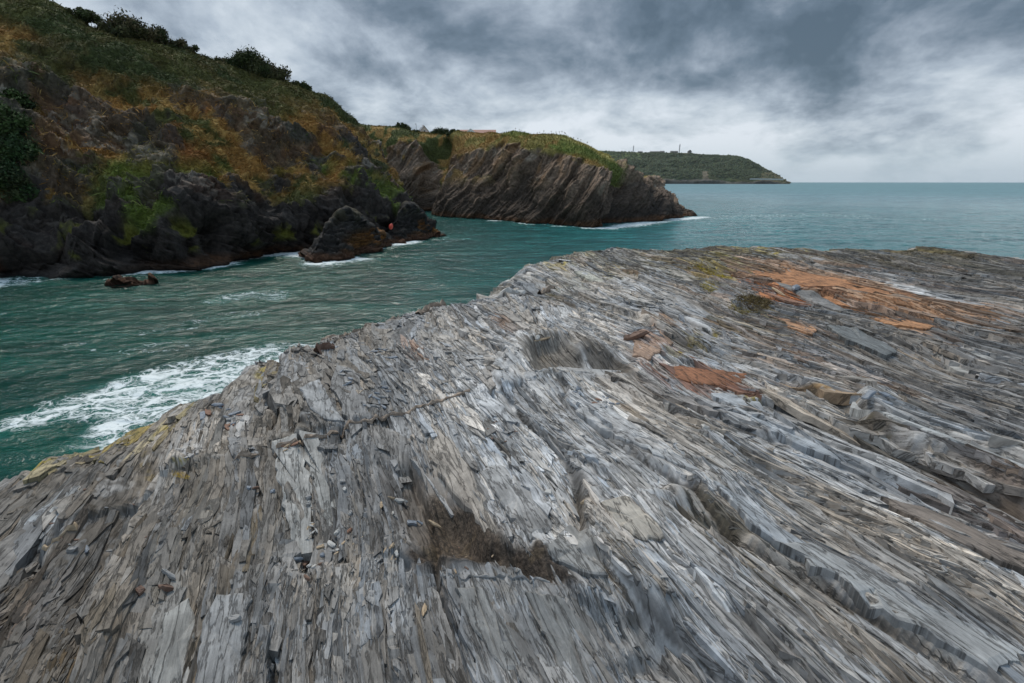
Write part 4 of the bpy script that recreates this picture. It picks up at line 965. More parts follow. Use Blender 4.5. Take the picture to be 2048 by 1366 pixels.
# ------------------------------------------------------------ objects
M_DARKSL = simple_mat('blue_grey_slate', (.20, .22, .25), .6, .2, 60, .3)
M_GREYSL = simple_mat('grey_slate', (.27, .26, .25), .7, .2, 60, .3)
M_PALESL = simple_mat('pale_slate', (.46, .44, .41), .7, .15, 60, .3)
M_TANSL = simple_mat('tan_slate', (.42, .31, .20), .7, .2, 60, .3)
M_RUSTSL = simple_mat('rusty_slate', (.24, .13, .085), .75, .3, 60, .3)
M_BROWN = simple_mat('brown_slate', (.17, .10, .07), .75, .3, 60, .3)
M_CRUST = simple_mat('brown_crust', (.32, .24, .18), .85, .4, 50, .8)
def on_shelf(px, py):
    z = ZP
    for _ in range(6):
        p = at_z(px, py, z); z = .5*z+.5*ztop(p[0], p[1])
    p = at_z(px, py, z); p[2] = ztop(p[0], p[1]); return p
def chip_mesh(name, L, Wd, T, mat, seed, kind='flat'):
    r = random.Random(seed); n = 10 if kind != 'block' else 8; pts = []
    for k in range(n):
        a = 2*math.pi*k/n+r.uniform(-.16, .16)
        if kind == 'point': cx, sy = math.cos(a), math.sin(a)*(1-.55*abs(math.cos(a)))
        elif kind == 'block': m = max(abs(math.cos(a)), abs(math.sin(a))); cx, sy = math.cos(a)/m, math.sin(a)/m
        else: cx, sy = math.cos(a), math.sin(a)
        q = r.uniform(.80, 1.08); pts.append((cx*L/2*q, sy*Wd/2*q))
    b = bmesh.new()
    def ring(s, z, j): return [b.verts.new((x*s+r.uniform(-j, j), y*s+r.uniform(-j, j), z+r.uniform(-j, j)*.8)) for x, y in pts]
    j = T*.10
    rs = [ring(.90, 0, j), ring(1.0, T*.25, j), ring(.985, T*.62, j), ring(.86, T*.92, j*1.6), ring(.45, T*1.0, j*2)]
    b.faces.new(rs[0][::-1]); b.faces.new(rs[-1])
    for a_, c_ in zip(rs[:-1], rs[1:]):
        for k in range(n): b.faces.new((a_[k], a_[(k+1) % n], c_[(k+1) % n], c_[k]))
    me = bpy.data.meshes.new(name); b.to_mesh(me); b.free(); me.materials.append(mat); return me
def place_chip(me, px, py, ang, label, group=None, tilt=(0, 0), name='slate_chip'):
    p = on_shelf(px, py); o = bpy.data.objects.new(name, me); COL.objects.link(o)
    e = .04; zx = (hz(p[0]+e, p[1])-hz(p[0]-e, p[1]))/(2*e); zy = (hz(p[0], p[1]+e)-hz(p[0], p[1]-e))/(2*e)
    nrm = Vector((-max(-.5, min(.5, zx)), -max(-.5, min(.5, zy)), 1)).normalized()
    M = Matrix.Translation(tuple(p+np.array([0, 0, -.002])))@nrm.to_track_quat('Z', 'Y').to_matrix().to_4x4()@Matrix.Rotation(math.radians(ang), 4, 'Z')@Matrix.Rotation(math.radians(tilt[0]), 4, 'Y')
    o.matrix_world = M; tag(o, label, 'rock chip', group); return o
import bmesh
NAMED = [ # px, py, length m, width m, thick, angle (deg from +X), material, kind, label
 (761, 1010, .078, .024, .016, -4, M_TANSL, 'point', 'flat tan slate sliver lying crosswise beside the long pointed slab'),
 (798, 1003, .034, .125, .018, 4, M_PALESL, 'pointy', 'long pale pointed slate slab standing out above the brown mud'),
 (780, 996, .016, .075, .010, -6, M_TANSL, 'flat', 'thin brown slate splinter left of the long pointed slab'),
 (822, 1046, .034, .062, .018, 6, M_DARKSL, 'block', 'blue grey oblong slate block near the upper left of the mud'),
 (870, 1049, .022, .095, .014, 38, M_TANSL, 'pointy', 'elongated tan slate splinter slanting down to the mud hollow'),
 (844, 1047, .012, .075, .010, 18, M_DARKSL, 'flat', 'thin dark slate sliver tucked beside the slanting tan splinter'),
 (785, 1026, .012, .050, .008, 60, M_PALESL, 'flat', 'narrow pale splinter at the foot of the long pointed slab'),
 (790, 1033, .040, .012, .008, 25, M_GREYSL, 'flat', 'grey splinter just below the foot of the long pointed slab'),
 (662, 1090, .026, .062, .016, 8, M_PALESL, 'block', 'pale oblong slate chip left of centre in the shallow trough'),
 (674, 1066, .038, .022, .014, -18, M_PALESL, 'flat', 'cream and brown slate chip above the pale oblong one'),
 (700, 1062, .042, .020, .012, 3, M_RUSTSL, 'flat', 'orange brown slate chip right of the pale oblong one'),
 (640, 1095, .018, .040, .012, 8, M_TANSL, 'block', 'orange tinted slate chip left of the pale oblong one'),
 (645, 1111, .024, .034, .014, 16, M_DARKSL, 'flat', 'grey slate chip below the orange tinted chip'),
 (607, 1119, .028, .062, .022, 18, M_BROWN, 'block', 'rust brown slate block in the pile at the foot of the trough'),
 (594, 1121, .018, .070, .016, 4, M_DARKSL, 'flat', 'upright dark slate sliver at the left end of the trough pile'),
 (619, 1133, .016, .022, .012, 10, M_PALESL, 'block', 'tiny cream slate cube in front of the rust brown block'),
 (630, 1135, .028, .036, .014, 0, M_PALESL, 'flat', 'pale rounded slate pebble at the foot of the trough'),
 (642, 1131, .030, .020, .012, -8, M_BROWN, 'flat', 'brown slate pebble at the right end of the trough pile'),
 (614, 1157, .060, .014, .012, -40, M_BROWN, 'flat', 'brown slate sliver lying below the trough pile'),
 (617, 996, .028, .030, .018, 12, M_GREYSL, 'block', 'upper of two grey pebbles beside the big pale slab face'),
 (617, 1010, .024, .026, .016, 40, M_GREYSL, 'flat', 'lower of two grey pebbles beside the big pale slab face'),
 (684, 964, .026, .034, .014, 30, M_GREYSL, 'block', 'grey slate pebble wedged high in the groove right of the trough'),
 (690, 979, .028, .022, .014, -10, M_PALESL, 'block', 'pale slate pebble just below the grey one in the groove'),
 (702, 1027, .030, .024, .014, -30, M_GREYSL, 'flat', 'grey slate pebble at the lower end of the narrow groove'),
 (547, 983, .026, .028, .014, 0, M_DARKSL, 'flat', 'dark slate pebble left of the big pale slab face'),
 (497, 977, .030, .024, .014, 0, M_DARKSL, 'flat', 'blue slate pebble among the splinters left of the trough'),
 (511, 977, .016, .040, .012, 0, M_BROWN, 'block', 'short brown upright slate chip beside a blue pebble'),
 (795, 1107, .040, .022, .012, -35, M_PALESL, 'point', 'pale leaf shaped slate chip at the left rim of the mud'),
 (785, 1093, .020, .032, .012, 8, M_TANSL, 'flat', 'small tan slate chip above the pale leaf shaped one'),
 (143, 1102, .034, .046, .020, 10, M_GREYSL, 'pointy', 'grey rounded slate chip beside the long dark sliver at lower left'),
 (172, 1100, .075, .020, .014, 4, M_DARKSL, 'point', 'long dark slate sliver lying crosswise at lower left'),
 (280, 1183, .030, .038, .018, 0, M_BROWN, 'block', 'squarish red brown slate chip in the dark notch at lower left'),
 (330, 1178, .024, .060, .020, -6, M_BROWN, 'flat', 'rounded brown slate chip right of the dark notch'),
 (336, 1150, .018, .090, .014, -32, M_GREYSL, 'flat', 'slanted grey slate plate leaning above the rounded brown chip'),
 (470, 1240, .026, .062, .018, -4, M_GREYSL, 'flat', 'grey oval slate chip near the bottom edge left of centre'),
 (1097, 985, .040, .034, .016, 10, M_PALESL, 'block', 'lone pale slate chip on the ribbed slope right of the mud'),
 (848, 1221, .075, .026, .012, -30, M_TANSL, 'point', 'greenish tan leaf shaped chip below the mud hollow rim'),
 (1169, 1005, .052, .022, .014, -55, M_TANSL, 'point', 'tan wedge shaped slate chip below the curved ledge'),
 (1413, 851, .050, .060, .030, 0, M_PALESL, 'block', 'pale block shaped chip in the dark vertical crack at right'),
 (1085, 679, .34, .030, .018, -4, M_TANSL, 'flat', 'long tan slate splinter on the shaded floor of the oval hollow'),
 (1074, 677, .09, .055, .03, 30, M_PALESL, 'flat', 'white chip at the end of the long splinter in the oval hollow'),
 (1273, 674, .10, .30, .05, -35, M_BROWN, 'flat', 'upright brown slate flake beside the pink block'),
 (1556, 586, .05, .38, .03, -28, M_TANSL, 'flat', 'small pale slate stick lying across the bright orange patch'),
 (1590, 578, .55, .12, .06, -25, M_DARKSL, 'flat', 'dark slate flake overhanging the bright orange patch'),
]
for k, (px, py, L, Wd, T, ang, mt, kd, lab) in enumerate(NAMED):
    if kd == 'pointy': me = chip_mesh('slate_chip', Wd, L, T, mt, k+1, 'point'); ang += 90
    else: me = chip_mesh('slate_chip', L, Wd, T, mt, k+1, kd)
    place_chip(me, px, py, ang, lab)
ORD = 'first second third fourth fifth sixth seventh eighth ninth tenth eleventh twelfth thirteenth fourteenth fifteenth sixteenth seventeenth eighteenth'.split()
CL_CH = [ # centre px, spread px, count, size, materials, label, group
 (752, 797, 34, 26, 13, .075, (M_DARKSL, M_GREYSL), 'dark splinters heaped above the crinkled brown ledge', 'splinters above the crinkled ledge'),
 (690, 752, 20, 24, 9, .075, (M_DARKSL, M_GREYSL, M_PALESL), 'splinters in the shaded groove of the upper left slope', 'splinters in the shaded groove'),
 (770, 710, 40, 18, 14, .07, (M_GREYSL, M_DARKSL), 'grey crumbs on the pale slope below the seaward rim', 'crumbs on the pale slope'),
 (445, 835, 45, 26, 18, .085, (M_DARKSL, M_RUSTSL, M_GREYSL), 'loose slate plates by the yellow lichened rim', 'loose plates by the lichened rim'),
 (568, 888, 32, 14, 7, .06, (M_RUSTSL, M_TANSL), 'reddish splinters at the left end of the crinkled ledge', 'reddish splinters'),
 (617, 1062, 16, 18, 8, .035, (M_PALESL, M_TANSL), 'white slivers stacked beside the big pale slab face', 'white slivers'),
 (1215, 805, 26, 14, 10, .06, (M_DARKSL, M_GREYSL), 'dark crumbs in the crease below the oval hollow', 'crumbs below the oval hollow'),
 (1150, 780, 22, 14, 5, .07, (M_DARKSL,), 'dark crumbs on the front lip of the oval hollow', 'crumbs on the lip of the oval hollow'),
 (1195, 802, 10, 6, 3, .07, (M_RUSTSL,), 'rust tinted crumbs below the oval hollow', 'rusty crumbs below the oval hollow'),
 (680, 1092, 26, 22, 9, .028, (M_GREYSL, M_PALESL, M_TANSL), 'tiny crumbs around the pale oblong chip', 'crumbs in the shallow trough'),
 (760, 1090, 55, 40, 16, .018, (M_TANSL, M_GREYSL), 'tiny crumbs strewn left of the dark mud', 'crumbs on the muddy slope'),
 (930, 1120, 60, 30, 10, .020, (M_TANSL, M_BROWN), 'brown crumbs half sunk in the dark mud', 'crumbs in the dark mud'),
 (1775, 800, 60, 20, 8, .09, (M_DARKSL, M_BROWN), 'dark crumbs in the crease above the raised slab', 'crumbs above the big raised slab'),
 (1000, 870, 40, 26, 12, .03, (M_BROWN, M_DARKSL), 'dark grains in the narrow gritty groove', 'grains in the gritty groove'),
 (200, 1040, 130, 70, 16, .035, (M_GREYSL, M_BROWN), 'grey crumbs on the weathered lower left slope', 'crumbs on the lower left slope'),
]
for g, (cx, cy, sx, sy, n, sz, mts, lab, grp) in enumerate(CL_CH):
    rr = random.Random(100+g); meshes = [chip_mesh('slate_chip', sz*rr.uniform(.7, 1.2), sz*rr.uniform(.25, .5), sz*.16, mts[q % len(mts)], 500+g*9+q, rr.choice(('flat', 'point', 'block'))) for q in range(5)]
    spots = []
    for q in range(n):
        a = rr.uniform(0, 6.28); rd = rr.random()**.6; spots.append((cx+sx*rd*math.cos(a), cy+sy*rd*math.sin(a)))
    spots.sort()
    for q, (sx_, sy_) in enumerate(spots):
        o = place_chip(meshes[q % 5], sx_, sy_, rr.gauss(math.degrees(AZ_U)*-1+90, 45), ORD[q]+' from the left of the '+lab, grp)
        k = rr.uniform(.6, 1.3); o.matrix_world = o.matrix_world@Matrix.Scale(k, 4)

def crust(name, pxs, wid, hgt, label, mat=None, step=.03, cat='rock vein', breaks=.3, seed=1):
    rr = random.Random(seed); P = [on_shelf(*p) for p in pxs]; V = []; Fc = []
    acc = []
    for a, b in zip(P[:-1], P[1:]):
        n = max(2, int(np.linalg.norm(b-a)/step))
        for k in range(n):
            t = k/n; acc.append(a*(1-t)+b*t)
    prev = False; off = 0
    for k, p in enumerate(acc):
        d = acc[min(k+1, len(acc)-1)]-acc[max(k-1, 0)]; d[2] = 0; d /= np.linalg.norm(d)+1e-9; s = np.array([-d[1], d[0], 0])
        off = off*.8+rr.gauss(0, wid*.3); q = p+s*off; z0 = ztop(q[0], q[1])
        if k == 0 and breaks > 9: continue
        w = wid*rr.uniform(.45, 1.2); h = hgt*rr.uniform(.5, 1.4); base = len(V)
        for fx, fz in ((-.5, -.35), (-.38, .55), (-.1, 1.0), (.25, .8), (.5, .35), (.42, -.35)):
            v_ = q+s*w*fx*rr.uniform(.7, 1.4); V.append((v_[0], v_[1], z0+h*fz*rr.uniform(.7, 1.3)))
        if prev:
            for m in range(6): Fc.append((base-6+m, base-6+(m+1) % 6, base+(m+1) % 6, base+m))
        prev = True
    o = mesh_py(name, V, Fc, mat or M_CRUST); tag(o, label, cat); return o
def vnoise1(x): return float(vn(np.array([x]), np.array([.5]), 77)[0])
crust('rock_vein', [(548, 908), (600, 886), (650, 872), (690, 858), (740, 842), (790, 828), (840, 812), (880, 800), (925, 790), (948, 784)], .030, .020, 'crinkled brown rock vein along the ledge above the muddy slope', seed=3)
crust('rock_vein', [(470, 920), (500, 912), (530, 906)], .03, .02, 'short crinkled vein left of the big pale slab face', breaks=.1, seed=4)
crust('rock_vein', [(628, 704), (640, 699), (660, 692), (664, 690)], .07, .05, 'dark curled rock crust on the left seaward rim', M_BROWN, .04, breaks=0, seed=5)
crust('rock_vein', [(640, 688), (690, 665), (740, 648), (800, 632)], .05, .03, 'low broken pale vein along the left seaward rim', seed=6, breaks=.45)
crust('rock_vein', [(835, 628), (860, 614), (880, 610), (900, 606), (940, 598)], .10, .07, 'crumpled tan crust halfway along the seaward rim', seed=7, breaks=.1, step=.06)
crust('rock_vein', [(1012, 590), (1030, 586), (1056, 584)], .16, .09, 'bone white lumpy crust near the upper end of the seaward rim', M_PALESL, .07, breaks=0, seed=8)
crust('rock_vein', [(1075, 588), (1100, 580), (1118, 577)], .12, .06, 'thin tan crust right of the bone white lumpy crust', seed=9, breaks=.2, step=.07)
crust('rock_vein', [(90, 1090), (120, 1075), (150, 1058), (168, 1050)], .022, .016, 'pale pinkish crinkled vein crossing the lower left slope', M_TANSL, .02, breaks=.05, seed=10)
crust('rock_vein', [(880, 1176), (930, 1163), (990, 1157), (1050, 1158), (1110, 1168)], .012, .010, 'thin raised lip along the near rim of the mud hollow', M_GREYSL, .02, breaks=0, seed=11)

def tangle(name, px, py, rx, ry, n, ln, label, cat, seed, cols):
    rg = np.random.default_rng(seed); c = on_shelf(px, py); V = []; C = []
    V = np.zeros((n, 8, 3)); 
    for k in range(n):
        a = rg.random()*6.28; rd = rg.random()**.5; x = c[0]+rx*rd*math.cos(a); y = c[1]+ry*rd*math.sin(a); z = ztop(x, y)+.01
        d = rg.normal(0, 1, 3); d[2] = abs(d[2])*.22; d /= np.linalg.norm(d); L = ln*(.4+rg.random()); s = np.cross(d, rg.normal(0, 1, 3)); s /= np.linalg.norm(s); w = ln*(.022+.025*rg.random())
        p = np.array([x, y, z])
        for m in range(4):
            V[k, m*2] = p-s*w; V[k, m*2+1] = p+s*w; d = d+rg.normal(0, .45, 3); d /= np.linalg.norm(d); p = p+d*L/3; p[2] = max(p[2], ztop(x, y)+.004)
        C.append(cols[rg.integers(len(cols))])
    Fq = np.concatenate([np.array([[m*2, m*2+1, m*2+3, m*2+2] for m in range(3)])+k*8 for k in range(n)])
    col = np.repeat(np.array(C), 8, 0).astype(f32)*(.7+.6*rg.random((n*8, 1)))
    o = mesh_np(name, V.reshape(-1, 3), Fq, M_LEAF, smooth=False, attrs={'Col': col.astype(f32)}); tag(o, label, cat)
tangle('dried_seaweed', 1508, 604, .22, .30, 1100, .085, 'dark dried seaweed tangle caught in a hole below the orange patch', 'seaweed', 21, [(.07, .05, .03), (.16, .12, .05), (.25, .19, .09)])
tangle('dried_seaweed', 1478, 622, .12, .2, 90, .10, 'small olive seaweed wisp left of the dark tangle', 'seaweed', 22, [(.16, .13, .05), (.25, .2, .08)])
tangle('lichen_tuft', 1424, 548, .16, .8, 500, .06, 'bright yellow lichen tuft on the rim crack near the far edge', 'lichen', 23, [(.5, .38, .03), (.35, .26, .04)])
tangle('lichen_tuft', 1412, 578, .10, .18, 150, .05, 'small yellow lichen tuft left of the orange patch', 'lichen', 24, [(.45, .36, .04), (.2, .17, .05)])
tangle('lichen_tuft', 363, 953, .045, .025, 500, .009, 'bright yellow lichen clump at the lower left ledge end', 'lichen', 25, [(.55, .38, .03), (.45, .28, .03)])
tangle('seaweed_scraps', 1235, 1150, .07, .11, 260, .012, 'brown and ochre seaweed scraps right of the mud hollow', 'seaweed', 26, [(.14, .09, .03), (.3, .2, .06), (.06, .05, .03)])

# rock outcrops at the foot of the cliff
def outcrop(name, prof, depth, label, seed, nlay=1.1, arch=1.0, cover=True):
    # prof: list of (px, py_top, py_base); layered rock rising from the water
    rg = np.random.default_rng(seed); n = 190; m = 130
    pts = []
    for px, pt, pb, dd in prof:
        w = at_z(px, pb, 0.0); yb = w[1]; t = at_y(px, pt, yb+dd)
        row = [w+np.array([0, -.3, -1.2]), w, w*.6+t*.4+np.array([0, -.25, 0]), w*.25+t*.75+np.array([0, -.1, 0]), t, t+np.array([t[0]/t[1]*depth*.4, depth*.4, -.15*t[2]]), np.array([t[0]+t[0]/t[1]*depth, t[1]+depth, -1.2])]
        pts.append(row)
    G = np.array(pts); P = catmull(catmull(G, n, 0), m, 1); Nn = normals(P)
    if Nn[n//2, m//3, 1] > 0: Nn = -Nn
    cx = P[..., 0].mean(); dip = P[..., 2]+arch*.10*(P[..., 0]-cx)**2*.35+1.1*(fbm3(P, 2.2, seed, 4)-.5)+.25*P[..., 0]
    a = dip/.30+1.6*vn(dip*1.3, dip*0, seed+2); f = a-np.floor(a); h = hsh(np.floor(a), np.floor(a)*0, seed); a2 = dip/.10+1.5*vn(dip*4, dip*0, seed+3); f2 = a2-np.floor(a2)
    lv_ = np.linspace(0, 1, m)[None, :]; disp = ((f-.5)*.34*(.2+h)+(f2-.5)*.11)*sst(lv_, .64, .52)+(fbm3(P, 2.0, seed+3, 4)-.5)*1.7+(fbm3(P, .6, seed+4, 3)-.5)*.35
    ax = np.array([[.5, .1, .85], [.85, 0, -.5], [0, 1, -.1]]); o1, _, _ = blocks(P, ax, .9, (1.8, 1.6), seed+20); o2, _, _ = blocks(P, ax, .4, (2, 1.6), seed+24); disp = disp+(o1*.55+o2*.28)*sst(lv_, .7, .55)*(.25 if name == 'sea_rock' else 1)
    D = P+Nn*disp[..., None]; n2 = fbm3(P, .8, seed+6, 4)
    t = .010+.038*h*(.4+f)+.018*n2; C = t[..., None]*np.array([1.1, 1.0, .92])
    C = lerp(C, (.10, .085, .05), (sst(D[..., 2], 2.2, 3.6)*.5*(n2 > .52)).astype(f32))
    C = lerp(C, (.24, .10, .02), (sst(fbm3(P, 1.5, seed+8, 3), .50, .60)*sst(D[..., 2], .3, .8)*sst(D[..., 2], 2.4, 1.3)*sst(P[..., 0], cx-.2, cx+1.2)*.8*(.35+.65*f)).astype(f32))
    C = lerp(C, (.12, .06, .035), (sst(D[..., 2]+(n2-.5)*.6, .75, .35)*.8).astype(f32)); C = lerp(C, (.015, .012, .01), sst(D[..., 2], .15, .02).astype(f32)*.8)
    o = mesh_np(name, D.reshape(-1, 3), grid_faces(n, m), M_ROCK, attrs={'Col': C.reshape(-1, 3).astype(f32)}); tag(o, label, 'rock'); return D
outcrop('rock_outcrop', [(600, 508, 512, .2), (622, 505, 524, 1.0), (640, 480, 523, 1.8), (662, 440, 521, 2.6), (690, 420, 518, 3.0), (712, 430, 514, 3.0), (738, 448, 507, 2.6), (765, 466, 498, 2.0), (795, 478, 490, 1.2), (806, 484, 487, .3)], 4.5, 'pointed dark rock outcrop with arched layers at the foot of the left cliff', 31)
outcrop('rock_outcrop', [(770, 484, 488, .2), (785, 445, 487, 2.0), (800, 418, 486, 3.0), (820, 412, 483, 3.4), (838, 418, 480, 3.2), (850, 440, 477, 2.2), (862, 460, 475, 1.2), (880, 471, 474, .3)], 5, 'rounded layered rock outcrop with orange weed at the tip of the left cliff', 41, arch=.4)
outcrop('sea_rock', [(222, 568, 569, .05), (245, 563, 572, .5), (268, 558, 573, .7), (290, 562, 570, .5), (318, 566, 567, .05)], 1.2, 'low wave washed rock in the foam below the left cliff', 51)

# orange float hanging against the outcrop
def float_buoy():
    y = at_z(800, 487, 0)[1]-.9; p = at_y(782, 453, y); r = empty('mooring_buoy', p); tag(r, 'small orange red mooring buoy resting against the dark outcrop', 'buoy')
    V = []; Fc = []; n = 14; prof = [(0, -.30), (.09, -.29), (.17, -.20), (.205, -.05), (.20, .08), (.15, .20), (.08, .27), (.05, .31), (0, .315)]
    for q, (rr_, z) in enumerate(prof):
        for k in range(n): V.append((rr_*math.cos(2*math.pi*k/n), rr_*math.sin(2*math.pi*k/n), z))
    for q in range(len(prof)-1):
        for k in range(n): Fc.append((q*n+k, q*n+(k+1) % n, (q+1)*n+(k+1) % n, (q+1)*n+k))
    b = mesh_py('float_body', V, Fc, simple_mat('orange_plastic', (.75, .10, .06), .45, .1), r, True)
    V = []; Fc = []
    for k in range(12):
        for m in range(6):
            a = 2*math.pi*k/12; c = 2*math.pi*m/6; V.append(((.05+.014*math.cos(c))*math.cos(a), .014*math.sin(c), .35+(.05+.014*math.cos(c))*math.sin(a)))
    for k in range(12):
        for m in range(6): Fc.append((k*6+m, ((k+1) % 12)*6+m, ((k+1) % 12)*6+(m+1) % 6, k*6+(m+1) % 6))
    mesh_py('eyelet', V, Fc, simple_mat('dark_rope', (.05, .045, .04), .8), r, True)
    r.rotation_euler = (.1, .35, 0)
float_buoy()

# bushes
def bush(name, c, rx, ry, rz, n, label, seed, cols, leaf=.16, lean=0.0, cat='bush'):
    rg = np.random.default_rng(seed); r = empty(name, c); tag(r, label, cat)
    k = 26; cl = rg.normal(0, 1, (k, 3)); cl /= np.linalg.norm(cl, axis=1, keepdims=True); cl *= (.35+.6*rg.random((k, 1))); cl[:, 2] = np.abs(cl[:, 2])*.95+.08
    cl *= np.array([rx, ry, rz]); cl[:, 0] += lean*cl[:, 2]; cr = (.22+.22*rg.random(k))*min(rx, rz)
    which = rg.integers(0, k, n); d = rg.normal(0, 1, (n, 3)); d /= np.linalg.norm(d, axis=1, keepdims=True)
    p = cl[which]+d*cr[which][:, None]*(.45+.95*rg.random((n, 1))**1.8)*(1+.5*(vn3(d[:, 0]*3+which, d[:, 1]*3, d[:, 2]*3, seed)[:, None]-.5))
    ax = rg.normal(0, 1, (n, 3)); ax /= np.linalg.norm(ax, axis=1, keepdims=True); s = np.cross(ax, d+rg.normal(0, .3, (n, 3))); s /= np.linalg.norm(s, axis=1, keepdims=True)
    L = leaf*(.6+.8*rg.random((n, 1)))
    V = np.stack([p-ax*L*.6, p+s*L*.3, p+ax*L*.6, p-s*L*.3], 1).reshape(-1, 3)
    tint = np.array(cols)[rg.integers(len(cols), size=k)][which]*(.6+.8*rg.random((n, 1)))
    f = mesh_np('foliage', V, np.arange(n*4).reshape(-1, 4), M_LEAF, parent=r, smooth=False, attrs={'Col': np.repeat(tint, 4, 0).astype(f32)})
    V = []; Fc = []
    for q in range(12):
        a = np.array([rg.normal(0, rx*.12), rg.normal(0, ry*.12), -.3]); b = cl[q]*.95; nseg = 4; s_ = np.cross(b-a, [0, 1, .2]); s_ /= np.linalg.norm(s_); t_ = np.cross(b-a, s_); t_ /= np.linalg.norm(t_)
        b0 = len(V)
        for m in range(nseg+1):
            t = m/nseg; c_ = a*(1-t)+b*t+rg.normal(0, .05, 3)*rx; w = .06*(1-.8*t)*max(rx, 1)*.6
            for g in range(5): V.append(c_+s_*w*math.cos(g*1.2566)+t_*w*math.sin(g*1.2566))
        for m in range(nseg):
            for g in range(5): Fc.append((b0+m*5+g, b0+m*5+(g+1) % 5, b0+(m+1)*5+(g+1) % 5, b0+(m+1)*5+g))
    mesh_py('branches', V, Fc, M_TWIG, r, True)
M_TWIG = simple_mat('twig', (.09, .065, .045), .9)
DC, NC, SC, LC = CL
def proj(P): 
    d = P-np.array([0, 0, CAMZ]); f = d[..., 1]*CP-d[..., 2]*SP; u = d[..., 1]*SP+d[..., 2]*CP
    return CX+F_PX*d[..., 0]/f, CY-F_PX*u/f
PXc, PYc = proj(DC)
def ridge_at(px):                          # ground point of the cliff crest at a bearing
    m = (np.abs(PXc-px) < 3) & (LC < 6.6); i = np.argmin(np.where(m, PYc, 1e9)); return DC.reshape(-1, 3)[i]
def face_at(px, py):
    i = np.argmin((PXc-px)**2+(PYc-py)**2+(LC > 6)*1e6); return DC.reshape(-1, 3)[i]
DG = [(.040, .058, .022), (.055, .070, .026), (.080, .085, .035)]; OG = [(.07, .07, .03), (.11, .09, .045), (.05, .06, .025)]
BUSH = [(238, 2.6, 1.7, 1.9, 9000, 'left round thicket bush breaking the crest of the left cliff', OG, .1),
 (285, 2.8, 1.8, 1.6, 9000, 'wind leaned brownish bush right of the round thicket on the cliff crest', OG, .2),
 (345, 2.6, 1.5, 1.0, 6000, 'low wind clipped bush halfway down the cliff crest', OG, .3),
 (150, 2.0, 1.3, .9, 5000, 'small dark bush high on the crest near the left corner', DG, .2),
 (490, 2.7, 1.8, 2.3, 13000, 'dense dark green bush with spiky top on the cliff crest', DG, .1),
 (535, 2.6, 1.7, 1.5, 10000, 'rounded brownish bush sloping down beside the dense dark bush', OG, .3),
 (590, 2.4, 1.5, .8, 6000, 'low green bush on the crest right of the big dark bushes', DG, .3),
 (437, 1.0, .8, .7, 2200, 'tiny bush in the dip left of the dense dark bush', OG, .1)]
for k, (px, rx, ry, rz, n, lab, cols, lean) in enumerate(BUSH):
    c = ridge_at(px)+np.array([0, .6, -.35]); bush('bush', c, rx, ry, rz, n, lab, 60+k, cols, .22, lean)
IV = [(15, 190, 1.7), (0, 240, 2.2), (22, 290, 2.0), (0, 340, 2.0), (40, 372, 1.3)]
for (px, py, sz), lab in zip(IV, ('topmost ivy green shrub at the left edge of the cliff face', 'dark green shrub below the topmost one at the left edge', 'middle green shrub of the column at the left edge', 'low green shrub at the left edge above the dark rock', 'green shrub leaning right at the foot of the left edge column')):
    c = face_at(px, py); bush('ivy_shrub', c+np.array([.2, -.2, -.9]), sz*.85, 1.0, sz*.8, 7000, lab, int(px+py), [(.030, .055, .020), (.05, .080, .026), (.03, .045, .02), (.09, .11, .05)], .2)
DH, NH, SH, LH = HL; PXh, PYh = proj(DH)
def hridge(px):
    m = (np.abs(PXh-px) < 3) & (LH < 6.0); i = np.argmin(np.where(m, PYh, 1e9)); return DH.reshape(-1, 3)[i]
for k, (px, rx, rz, lab) in enumerate([(800, 3.0, 1.3, 'dark green hedge bush left of the lamp post on the cove top'), (828, 2.4, .8, 'small hedge bush just left of the pale gabled house'), (885, 3.2, 1.5, 'dark conifer green hedge right of the pale gabled house'), (905, 2.0, 1.0, 'dark hedge bush beside the red roofed bungalow'), (770, 2.6, .7, 'low olive bush on the cove top beside the left cliff'), (868, 2.2, 1.0, 'hedge bush below the pale gabled house')]):
    bush('hedge_bush', hridge(px)+np.array([0, 1.0, -.5]), rx, 1.5, rz, 6000, lab, 90+k, DG, .28)

# seed-head stalks on the headland
for k, (px, hgt) in enumerate([(1034, .45), (1041, .35), (1045, .3), (1072, .3), (1077, .35), (1090, .5), (1105, .4), (1114, .4), (1121, .45), (1126, .55), (1131, .45), (1133, .4), (1150, .35), (1158, .5), (1164, .45), (1177, .5), (1186, .3)]):
    g = hridge(px); r = empty('seed_head_plant', g, k*.7)
    tag(r, ORD[k]+' from the left of the dry seed head stalks on the headland skyline', 'plant', 'seed head stalks on the headland skyline')
    if k == 0:
        V = []; Fc = []
        for q, (w, z) in enumerate([(.022, -.2), (.018, .5), (.012, 1.0)]):
            for m in range(5): V.append((w*math.cos(m*1.2566), w*math.sin(m*1.2566), z))
        for q in range(2):
            for m in range(5): Fc.append((q*5+m, q*5+(m+1) % 5, q*5+5+(m+1) % 5, q*5+5+m))
        stem = mesh_py('stem', V, Fc, simple_mat('dry_stem', (.10, .08, .05), .9), r)
        V = []; Fc = []; pr = [(0, .82), (.09, .9), (.12, 1.02), (.08, 1.15), (0, 1.22)]
        for w, z in pr:
            for m in range(7): V.append((w*math.cos(m*.8976), w*math.sin(m*.8976), z))
        for q in range(4):
            for m in range(7): Fc.append((q*7+m, q*7+(m+1) % 7, q*7+7+(m+1) % 7, q*7+7+m))
        head = mesh_py('seed_head', V, Fc, simple_mat('dry_seed', (.07, .055, .04), .9), r)
    else:
        for src in (stem, head):
            c = src.copy(); COL.objects.link(c); c.parent = r
    r.scale = (.6, .6, hgt*1.1)

